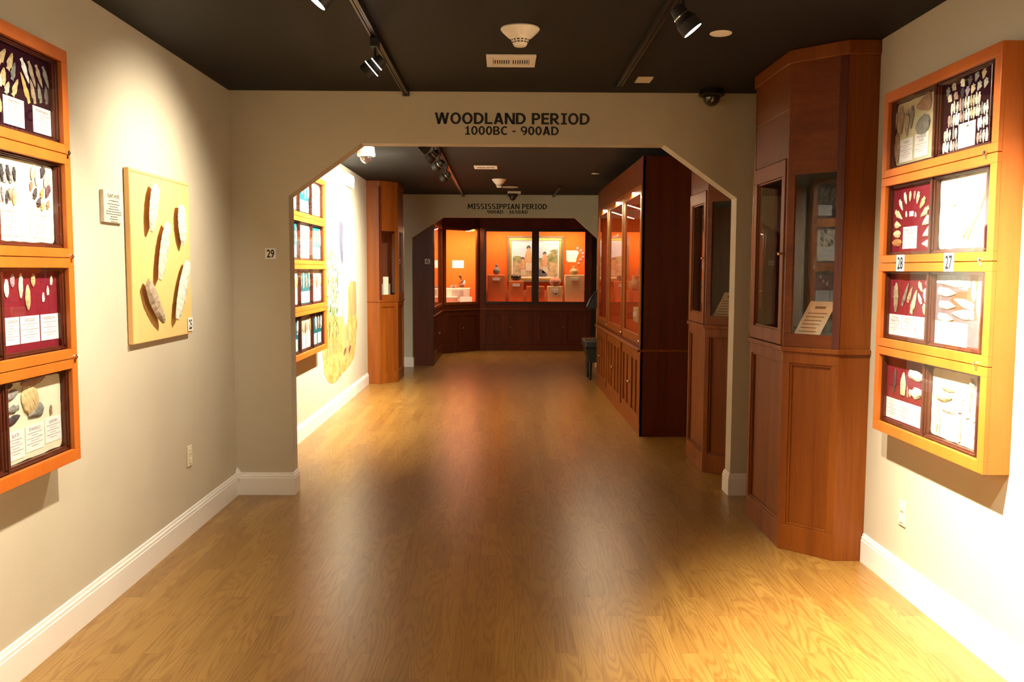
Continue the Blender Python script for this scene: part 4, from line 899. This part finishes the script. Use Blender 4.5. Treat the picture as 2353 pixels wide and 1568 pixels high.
mb = MB(); mb.box(XR-.02, XR-.003, by0+.02, by1-.02, .82, 2.38); mb.box(bx+.02, XR-.02, by0+.02, by0+.03, .94, 2.35); mb.box(bx+.02, XR-.02, by1-.03, by1-.02, .94, 2.35)
mb.box(bx+.02, XR-.02, by0+.03, by1-.03, .925, .940); mb.box(bx+.02, XR-.02, by0+.03, by1-.03, 2.355, 2.37)
mb.build('lining', M_ORG, t)
MB().box(bx+.0, XR-.002, by0, by1, 2.601, 2.612).build('top_board', M_DKW, t)
for i, (a, b) in enumerate(((.018, 1.260), (1.280, 2.610), (2.630, LB-.018))):
    mb = MB()
    for s0, s1, z0, z1 in ((a, b, .860, .945), (a, b, 2.275, 2.362), (a, a+.12, .945, 2.275), (b-.12, b, .945, 2.275)): F_(mb, s0, s1, z0, z1, -.018, .004)
    d = mb.build('door', M_CHER, t, bevel=.002)
    F_(MB(), a+.118, b-.118, .943, 2.277, -.010, -.007).build('glass_pane', M_GLASS, d)
    F_(MB(), a-.009, a+.001, .86, 2.36, .0, .014).build('hinge', M_BRASS, d)
    MB().lathe((bx-.004, by0+a+.06, .895), [(.010, 0), (.010, .008), (.005, .012)], 12, (-1, 0, 0)).build('lock', M_CHROME, d)
for i in range(6):
    a = .032+(i//2)*1.345+(i % 2)*.605+(.0 if i//2 else 0); b = a+.60
    if b > LB-.03: b = LB-.032
    mb = MB()
    for s0, s1, z0, z1 in ((a, b, .118, .19), (a, b, .70, .778), (a, a+.06, .19, .70), (b-.06, b, .19, .70), ((a+b)/2-.03, (a+b)/2+.03, .19, .70)): F_(mb, s0, s1, z0, z1, -.016, .003)
    F_(mb, a+.06, b-.06, .19, .70, -.016, -.012)
    d = mb.build('cupboard_door', M_CHER, t, bevel=.002)
    ks = b-.03 if i % 2 == 0 else a+.03
    MB().lathe((bx-.003, by0+ks, .445), [(.005, 0), (.005, .012), (.011, .018), (.010, .026), (.004, .029)], 12, (-1, 0, 0)).build('knob', M_BRASS, d, smooth=True)

def area(loc, tgt, sx, sy, watts, parent, color=(1, .76, .48)):
    ld = bpy.data.lights.new('case_light', 'AREA'); ld.shape = 'RECTANGLE'; ld.size = sx; ld.size_y = sy; ld.energy = watts; ld.color = color
    o = bpy.data.objects.new('case_light', ld); COL.objects.link(o)
    o.matrix_world = Matrix.Translation(loc) @ (-(Vector(tgt)-Vector(loc))).to_track_quat('Z', 'Y').to_matrix().to_4x4()
    o.parent = parent; o.matrix_parent_inverse = wm(parent).inverted()
M_TUBE = emit('lamp_tube', (1, .86, .66), 2.5)
for y in (8.85, 10.1, 11.4):
    area((bx+.060, y, 2.349), (bx+.34, y, 1.4), .05, .9, 6.5, t)

def plinth(x, y, z0, z1, sx, sy, m, label, cardm=True, face_='-y'):
    p = thing('display_plinth', (x, y, z0), label, 'plinth', 'plinths in the glass cases')
    MB().box(x-sx/2, x+sx/2, y-sy/2, y+sy/2, z0, z1).build('block', m, p, bevel=.012)
    if cardm:
        w_, h_ = min(.14, sx*.55), .05
        if face_ == '-y': MB().box(x-w_/2, x+w_/2, y-sy/2-.012, y-sy/2+.001, z1-.11, z1-.11+h_).build('caption', M_PAPER, p)
        else: MB().box(x-sx/2-.012, x-sx/2+.001, y-w_/2, y+w_/2, z1-.11, z1-.11+h_).build('caption', M_PAPER, p)
    return p
def pot(x, y, z, prof, m, label, n=28, nm='clay_pot', cat='pot'):
    return tag(MB().lathe((x, y, z), prof, n).build(nm, m, smooth=True), label, cat, 'pots on the plinths')
for i, (y, z1, m, lb) in enumerate(((8.75, 1.28, M_PEDO, 'orange plinth behind the nearest door of the long right case'), (9.3, 1.15, M_PEDC, 'cream plinth behind the nearest door of the long right case'), (10.1, 1.38, M_PEDO, 'orange plinth behind the middle door of the long right case'),
        (10.6, 1.12, M_PEDC, 'cream plinth behind the middle door of the long right case'), (11.5, 1.30, M_PEDO, 'orange plinth behind the farthest door of the long right case'))):
    plinth(1.72, y, .941, z1, .26, .30, m, lb, face_='-x')
M_CLAYG = mottled('grey_clay', (.12, .10, .09), (.26, .22, .18), 12); M_CLAYR = mottled('red_clay', (.38, .14, .08), (.52, .24, .14), 9); M_CLAYT = mottled('tan_clay', (.42, .28, .13), (.58, .42, .22), 9)
M_CLAYB = plain('black_glazed_clay', (.022, .016, .012), .12, coat=.6)
JAR = [(.04, 0), (.075, .03), (.09, .07), (.08, .11), (.04, .14), (.03, .16), (.042, .19), (.036, .19)]
pot(1.72, 9.3, 1.15, JAR, M_CLAYR, 'red clay jar on the cream plinth behind the nearest long case door')
pot(1.72, 10.1, 1.38, JAR, M_CLAYG, 'grey clay jar on the tall plinth behind the middle long case door')
pot(1.72, 11.5, 1.30, JAR, M_CLAYT, 'tan clay jar behind the farthest long case door')
tag(MB().box(XR-.026, XR-.021, 8.95, 9.25, 1.72, 1.92).build('caption_card', M_PAPER), 'white caption card on the orange back of the long right case', 'card')

# ------------------------------------------------------------------ the far room: three connected glass cases
E1, E2, E3, E4 = (-1.12, 14.320), (-1.12, 16.40), (-.44, 17.08), (1.69, 17.08)
def facade(t, P, Q, wins, doors, lower_knobs, blackframes=False, s_trim=0, mtop=M_DKW):
    L_ = (Vector(Q)-Vector(P)).length; f = lambda mb, *a: face(mb, P, Q, *a, -1)
    mb = MB(); f(mb, 0, L_, .80, .952, -.02, 0); f(mb, 0, L_, 2.295, 2.749, -.02, 0)
    ed = [0]+[q for w_ in wins for q in w_]+[L_]
    for i in range(0, len(ed), 2): f(mb, ed[i], ed[i+1], .952, 2.295, -.02, 0)
    f(mb, 0, L_, 2.365, 2.375, 0, .010); f(mb, 0, L_, 2.56, 2.57, 0, .012)
    mb.build('upper_frame', mtop, t)
    mb = MB(); f(mb, 0, L_, 0, .115, -.02, .004); f(mb, 0, L_, .765, .80, -.02, 0)
    e2 = [0]+[q for d in doors for q in d]+[L_]
    for i in range(0, len(e2), 2): f(mb, e2[i], e2[i+1], .115, .765, -.02, 0)
    mb.build('lower_frame', mtop, t)
    f(MB(), 0, L_, .795, .812, -.02, .022).build('ledge', M_CHER, t, bevel=.002)
    for a, b in wins:
        mb = MB(); g = .05
        for s0, s1, z0, z1 in ((a-g, b+g, .952-g, .952), (a-g, b+g, 2.295, 2.295+g), (a-g, a, .952, 2.295), (b, b+g, .952, 2.295)): f(mb, s0, s1, z0, z1, .0005, .012)
        d = mb.build('glazed_door', M_DARKST if blackframes else M_CHER, t, bevel=.002)
        f(MB(), a-.002, b+.002, .95, 2.297, -.008, -.005).build('glass_pane', M_GLASS, d)
    for i, (a, b) in enumerate(doors):
        mb = MB(); g = .07
        for s0, s1, z0, z1 in ((a, b, .118, .118+g), (a, b, .762-g, .762), (a, a+g, .118+g, .762-g), (b-g, b, .118+g, .762-g)): f(mb, s0, s1, z0, z1, -.016, .003)
        f(mb, a+g, b-g, .118+g, .762-g, -.016, -.008)
        d = mb.build('cupboard_door', M_DKW, t, bevel=.002)
        if lower_knobs[i] is not None:
            U = (Vector(Q)-Vector(P)).normalized(); Nn = Vector((U.y, -U.x)); p = Vector(P)+U*lower_knobs[i]+Nn*.003
            MB().lathe((p.x, p.y, .458), [(.006, 0), (.006, .012), (.013, .018), (.012, .026), (.004, .03)], 12, (Nn.x, Nn.y, 0)).build('knob', M_BRASS, d, smooth=True)
# left case
t = thing('display_cabinet', (-1.48, 15.36, 0), 'dark cabinet seen end on just behind the far arch, number 42 on its side', 'cabinet', 'glass cases around the far room')
mb = MB(); mb.box(XL+.002, -1.12, 14.320, 14.342, 0, 2.749); mb.build('side_panel', M_DKW, t)
facade(t, (E1[0], 14.342), (E2[0], 16.372), [(.10, 1.93)], [(.06, .98), (1.02, 1.95)], [.93, 1.07])
mb = MB(); mb.box(-1.66, -1.645, 14.345, 16.36, .94, 2.36); mb.box(-1.645, -1.142, 14.343, 14.353, .94, 2.36); mb.box(-1.645, -1.142, 14.353, 16.36, .925, .94); mb.box(-1.645, -1.142, 14.353, 16.36, 2.36, 2.37); mb.box(-1.645, -1.142, 16.36, 16.37, .94, 2.36)
mb.build('lining', M_ORG, t)
MB().tube((-1.16, 14.6, 2.345), (-1.16, 16.2, 2.345), .010, 12).build('lamp_tube', M_TUBE, t); area((-1.24, 15.4, 2.30), (-1.5, 15.4, 1.4), .08, 1.6, 9, t)
plinth(-1.36, 15.2, .941, 1.22, .34, .5, M_WPED, 'white plinth glimpsed through the narrow glass of the left far case', face_='-y')
tag(MB().box(-1.50, -1.30, 15.9, 15.905, 1.55, 1.72).build('caption_card', M_PAPER), 'white card glimpsed through the narrow glass of the left far case', 'card')
number_tag((-1.215, 14.319, 1.692), (1, 0, 0), (0, 0, 1), .080, .080, '42', 'white tag numbered 42 on the dark cabinet behind the far arch')
# corner case
t = thing('display_cabinet', (-.95, 17.0, 0), 'slanting corner case holding a dark figurine on white steps', 'cabinet', 'glass cases around the far room')
facade(t, E2, E3, [(.092, .862)], [(.045, .468), (.478, .92)], [.440, .510])
mb = MB(); mb.box(-1.66, -.445, 17.61, 17.625, .94, 2.36); mb.box(-1.675, -1.66, 16.41, 17.625, .94, 2.36); mb.box(-.458, -.445, 17.115, 17.61, .94, 2.36)
mb.plan([(-1.66, 16.41), (-1.14, 16.41), (-.458, 17.092), (-.458, 17.61), (-1.66, 17.61)], .925, .94); mb.plan([(-1.66, 16.41), (-1.14, 16.41), (-.458, 17.092), (-.458, 17.61), (-1.66, 17.61)], 2.36, 2.37)
mb.build('lining', M_ORG, t)
MB().tube((-1.10, 16.455, 2.346), (-.52, 17.035, 2.346), .010, 12).build('lamp_tube', M_TUBE, t); area((-.86, 16.80, 2.31), (-1.05, 17.3, 1.4), .7, .08, 11, t)
area((-.52, 17.18, 2.31), (-.46, 17.3, 1.2), .05, .05, 2.0, t)
tag(MB().box(-1.00, -.775, 17.605, 17.609, 1.595, 1.745).build('caption_card', M_PAPER), 'blank white card on the orange back of the slanting corner case', 'card')
p = tag(MB().box(-1.45, -.63, 17.03, 17.45, .941, 1.205).build('display_step', M_WPED, bevel=.008), 'higher white step carrying the figurine in the slanting corner case', 'plinth', 'white steps in the corner case')
p = tag(MB().box(-1.40, -.86, 16.72, 17.02, .941, 1.045).build('display_step', M_WPED, bevel=.008), 'lower white step in front of the figurine step', 'plinth', 'white steps in the corner case')
tag(MB().fr((-.70, 17.00, .943), (1, 0, 0), (0, .25, 1), (0, -1, .25), -.115, .115, 0, .10, 0, .004).build('caption_card', M_PAPER), 'white card leaning at the lower right of the slanting corner case', 'card')
tag(MB().box(-.98, -.76, 17.022, 17.029, 1.06, 1.17).build('caption_card', plain('grey_caption', (.50, .45, .42), .7)), 'grey card on the front of the higher white step', 'card')
# seated figurine: one skinned body leaning over a bowl, hair on top
fx, fy, fz = -.80, 17.18, 1.205
fg = thing('figurine', (fx, fy, fz), 'dark bronze figurine of a seated person bending over a basket', 'figurine')
def skinned(nm, verts, edges, rad, m, par, sub=2):
    me = bpy.data.meshes.new(nm); me.from_pydata([Vector(v)-Vector(par.location) for v in verts], edges, []); o = bpy.data.objects.new(nm, me); COL.objects.link(o); o.parent = par
    md = o.modifiers.new('skin', 'SKIN'); 
    if not me.skin_vertices: me.skin_vertices.new(name='')
    for i, r in enumerate(rad): me.skin_vertices[0].data[i].radius = (r, r)
    me.skin_vertices[0].data[0].use_root = True
    md.use_smooth_shade = True; s_ = o.modifiers.new('sub', 'SUBSURF'); s_.levels = s_.render_levels = sub; me.materials.append(m); return o
q = lambda a, b, c: (fx+a, fy+b, fz+c)
V_ = [q(.05, 0, .035), q(.045, 0, .09), q(.025, 0, .145), q(.005, 0, .165), q(-.015, 0, .195), q(-.02, 0, .225),      # pelvis..head
      q(.02, -.045, .145), q(-.01, -.055, .105), q(-.05, -.035, .085), q(-.07, -.025, .08),
      q(.02, .045, .145), q(-.01, .055, .105), q(-.05, .03, .085), q(-.07, .02, .08),
      q(.01, -.045, .035), q(-.04, -.06, .055), q(.0, -.065, .015), q(.01, .045, .035), q(-.04, .06, .055), q(.0, .065, .015)]
E_ = [(0, 1), (1, 2), (2, 3), (3, 4), (4, 5), (2, 6), (6, 7), (7, 8), (8, 9), (2, 10), (10, 11), (11, 12), (12, 13), (0, 14), (14, 15), (15, 16), (0, 17), (17, 18), (18, 19)]
Rr = [.036, .032, .030, .013, .020, .018, .015, .012, .009, .007, .015, .012, .009, .007, .022, .016, .011, .022, .016, .011]
M_BRONZE = plain('dark_bronze', (.13, .07, .05), .35, .5, var=.4); M_ROBE = plain('pale_shawl', (.55, .47, .42), .6)
skinned('body', V_, E_, Rr, M_BRONZE, fg)
MB().lathe(q(-.028, 0, .215), [(.022, -.006), (.026, .008), (.022, .024), (.010, .034), (.002, .036)], 16).build('hair', M_BLACK, fg, smooth=True)
MB().lathe(q(.040, 0, .060), [(.046, 0), (.046, .03), (.040, .06), (.030, .085), (.018, .095)], 16).build('shawl', M_ROBE, fg, smooth=True)
tag(MB().lathe(q(-.115, -.02, 0), [(.03, 0), (.045, .02), (.048, .045), (.042, .06), (.036, .06), (.034, .03), (.002, .02)], 18).build('small_basket', M_CLAYR, smooth=True), 'small reddish basket in front of the seated figurine', 'basket')
tag(MB().lathe(q(-.19, 0, 0), [(.04, 0), (.045, .025), (.03, .05), (.012, .062), (.002, .064)], 12).build('stone_heap', M_CLAYG), 'dark lump at the left of the figurine in the corner case', 'figurine')
# back case
t = thing('display_cabinet', (.62, 17.3, 0), 'wide back case with two black framed windows, painting and pots inside', 'cabinet', 'glass cases around the far room')
facade(t, E3, E4, [(.125, 1.000), (1.135, 2.022)], [(.055, .475), (.500, 1.020), (1.10, 1.58), (1.61, 2.06)], [None, .593, None, 1.611], blackframes=True)
mb = MB(); mb.box(-.44, 1.69, 17.61, 17.625, .94, 2.36); mb.box(-.442, -.432, 17.10, 17.61, .94, 2.36); mb.box(1.675, 1.688, 17.10, 17.61, .94, 2.36); mb.box(-.43, 1.675, 17.10, 17.61, .925, .94); mb.box(-.43, 1.675, 17.10, 17.61, 2.36, 2.37)
mb.build('lining', M_ORG, t)
MB().box(1.69, 1.71, 17.06, 17.63, 0, 2.749).build('side_panel', M_DKW, t)
MB().box(E3[0], E4[0], 17.58, 17.60, .94, 1.16).build('dark_skirting', M_PEDO, t)
for x in (.0, 1.2):
    MB().tube((x-.4, 17.15, 2.34), (x+.4, 17.15, 2.34), .012, 12).build('lamp_tube', M_TUBE, t); area((x, 17.17, 2.31), (x, 17.48, 1.4), .9, .06, 4.4, t)
PD_ = [(-.125, 1.467, .345, M_PEDO, 'orange plinth with the grey bottle at the left of the back case'), (.264, 1.352, .283, M_PEDO, 'orange plinth with the black bowl in the back case'), (.640, 1.245, .351, M_PEDO, 'low orange plinth behind the centre post of the back case'),
       (1.022, 1.248, .293, M_PEDC, 'cream plinth tagged 44 in the back case'), (1.404, 1.470, .378, M_PEDC, 'tall cream plinth at the right of the back case')]
for x, z1, sx, m, lb in PD_: plinth(x, 17.36, .941, z1, sx, .22, m, lb)
number_tag((1.035, 17.236, 1.10), (1, 0, 0), (0, 0, 1), .072, .072, '44', 'white tag numbered 44 on a cream plinth in the back case')
pot(-.122, 17.36, 1.467, [(.035, 0), (.062, .03), (.072, .075), (.060, .115), (.030, .135), (.020, .15), (.026, .175), (.033, .20), (.026, .205)], M_CLAYG, 'grey long necked clay bottle at the left of the back case')
pot(.258, 17.36, 1.352, [(.05, 0), (.09, .03), (.105, .07), (.100, .10), (.085, .112), (.080, .108), (.09, .08), (.04, .03), (.002, .025)], M_CLAYB, 'shiny black bowl in front of the framed painting')
pot(1.030, 17.36, 1.248, [(.05, 0), (.095, .03), (.118, .075), (.11, .12), (.07, .155), (.03, .165), (.03, .18), (.025, .18)], M_CLAYR, 'reddish round pot above the tag numbered 44')
pot(1.400, 17.36, 1.470, [(.045, 0), (.085, .03), (.095, .06), (.075, .10), (.032, .125), (.026, .14), (.036, .165), (.030, .168)], M_CLAYT, 'tan squat jar on the tall cream plinth')
# framed painting
pf = thing('framed_painting', (.645, 17.60, 1.32), 'gilt framed painting of people sitting outdoors, behind the centre post', 'painting')
def ring(mb, x0, x1, z0, z1, g, ya, yb):
    for a, b, c, d in ((x0, x1, z0, z0+g), (x0, x1, z1-g, z1), (x0, x0+g, z0+g, z1-g), (x1-g, x1, z0+g, z1-g)): mb.box(a, b, ya, yb, c, d)
    return mb
ring(MB(), .091, 1.200, 1.320, 2.230, .035, 17.545, 17.609).build('outer_frame', M_GREYF, pf, bevel=.006)
ring(MB(), .126, 1.165, 1.355, 2.195, .050, 17.555, 17.605).build('gilt_frame', M_GILT, pf, bevel=.008)
ring(MB(), .176, 1.115, 1.405, 2.145, .022, 17.575, 17.60).build('liner', M_PAPER, pf, bevel=.002)
PY = 17.590
def pc(nm, pts, m, lay): return MB().prism([(x, PY-.0008*lay, z) for x, z in pts], (0, -.0005, 0)).build(nm, m, cv)
cv = MB().box(.196, 1.095, PY, PY+.01, 1.425, 2.125).build('canvas', mottled('canvas_sky', (.36, .42, .56), (.48, .50, .54), 3), pf)
pc('hills', smooth_loop([(.198, 1.80), (.30, 1.84), (.45, 1.80), (.62, 1.84), (.8, 1.79), (.95, 1.90), (1.09, 1.86), (1.09, 1.6), (.198, 1.6)], 3), mottled('canvas_green', (.12, .13, .05), (.30, .28, .12), 12), 1)
pc('sand', [(.198, 1.427), (1.093, 1.427), (1.093, 1.70), (.8, 1.73), (.5, 1.69), (.198, 1.74)], mottled('canvas_sand', (.26, .16, .10), (.52, .38, .20), 9), 2)
SKN = plain('canvas_skin', (.46, .26, .14), .7, var=.2); CLO = plain('canvas_cloth', (.50, .42, .32), .7); HAIR = plain('canvas_hair', (.05, .045, .06), .7)
for nm, cx, cz, sc in (('standing_person', .51, 1.55, 1.0), ('seated_person', .40, 1.46, .72), ('sitting_person', .83, 1.50, .86)):
    pc(nm, smooth_loop([(cx-.05*sc, cz), (cx-.06*sc, cz+.22*sc), (cx-.05*sc, cz+.36*sc), (cx-.02*sc, cz+.42*sc), (cx+.02*sc, cz+.42*sc), (cx+.06*sc, cz+.34*sc), (cx+.06*sc, cz+.2*sc), (cx+.09*sc if sc < 1 else cx+.05, cz)], 4), SKN, 3)
    pc(nm+'_head', smooth_loop([(cx-.025*sc, cz+.40*sc), (cx-.03*sc, cz+.455*sc), (cx+.0*sc, cz+.475*sc), (cx+.03*sc, cz+.455*sc), (cx+.025*sc, cz+.40*sc)], 4), SKN, 4)
    pc(nm+'_arm', [(cx-.055*sc, cz+.33*sc), (cx-.085*sc, cz+.20*sc), (cx-.04*sc, cz+.14*sc), (cx-.03*sc, cz+.17*sc), (cx-.062*sc, cz+.21*sc), (cx-.04*sc, cz+.31*sc)], M_CLAYR, 5)
    pc(nm+'_cloth', [(cx-.055*sc, cz), (cx-.055*sc, cz+.15*sc), (cx+.06*sc, cz+.15*sc), (cx+.10*sc, cz)], CLO, 5)
    pc(nm+'_hair', smooth_loop([(cx-.034*sc, cz+.43*sc), (cx-.036*sc, cz+.47*sc), (cx+.01*sc, cz+.50*sc), (cx+.038*sc, cz+.46*sc), (cx+.034*sc, cz+.42*sc), (cx+.01*sc, cz+.455*sc)], 4), HAIR, 5)
pc('shaded_bundle', smooth_loop([(.70, 1.44), (.69, 1.55), (.76, 1.58), (.86, 1.50), (.86, 1.44)], 4), plain('canvas_shade', (.10, .09, .12), .7), 5)
pc('tree_crown', smooth_loop([(.93, 1.93), (1.0, 1.965), (1.09, 1.97), (1.09, 1.90), (1.0, 1.91)], 4), MATS['canvas_green'], 3)
tag(MB().prism([(x, 17.604, z) for x, z in ((1.262, 1.951), (1.495, 1.951), (1.487, 1.928), (1.520, 1.925), (1.498, 1.88), (1.478, 1.83), (1.462, 1.78), (1.455, 1.719), (1.288, 1.719), (1.286, 1.748), (1.264, 1.752))], (0, .005, 0)).build('map_plaque', M_PAPER),
    'white state outline plaque on the orange back at the right of the painting', 'plaque')
for i, (x, z) in enumerate(((1.483, 1.993), (1.551, 1.952), (1.590, 1.896), (1.592, 1.826), (1.545, 1.768), (1.507, 1.692))):
    tag(MB().lathe((x, 17.609, z), [(.028, 0), (.030, .006), (.024, .012), (.010, .014)], 14, (0, -1, 0)).build('shell_disc', MATS['stone_rosy' if i % 2 else 'stone_mauve']), f'rosy shell disc, {ORD[i]} from the top of the arc beside the plaque', 'disc', 'arc of shell discs')

# ------------------------------------------------------------------ chair glimpsed past the long case
t = thing('upholstered_chair', (1.45, 12.75, 0), 'grey green upholstered chair with a black hoop back, half hidden by the long case', 'chair')
x0, x1, y0, y1 = 1.16, 1.72, 12.42, 12.98
MB().box(x0, x1, y0, y1, .46, .575).build('seat', M_GRN, t, bevel=.025)
mb = MB(); mb.add([(x0+.02, y0+.02, .46), (x1-.02, y0+.02, .46), (x1-.02, y1-.02, .46), (x0+.02, y1-.02, .46), (x0+.07, y0+.07, .25), (x1-.07, y0+.07, .25), (x1-.07, y1-.07, .25), (x0+.07, y1-.07, .25)], [(0, 1, 2, 3), (4, 7, 6, 5), (0, 4, 5, 1), (1, 5, 6, 2), (2, 6, 7, 3), (3, 7, 4, 0)])
mb.build('skirt', M_GRN, t)
for a in (x0+.09, x1-.09):
    for b in (y0+.09, y1-.09): MB().tube((a, b, .26), (a, b, 0), .03, 10, .02).build('leg', M_BLACK, t)
pts = [(1.24+.46*i/16, 12.96, .55+.74*math.sin(math.pi*(.12+.76*i/16))**.45) for i in range(17)]; mb = MB()
for i in range(16): mb.tube(pts[i], pts[i+1], .017, 8)
mb.build('back_hoop', M_BLACK, t)
mb = MB()
MB().prism([(x, 12.955, z-.02) for x, y, z in pts], (0, .012, 0)).build('backrest', M_BLACKM, t)
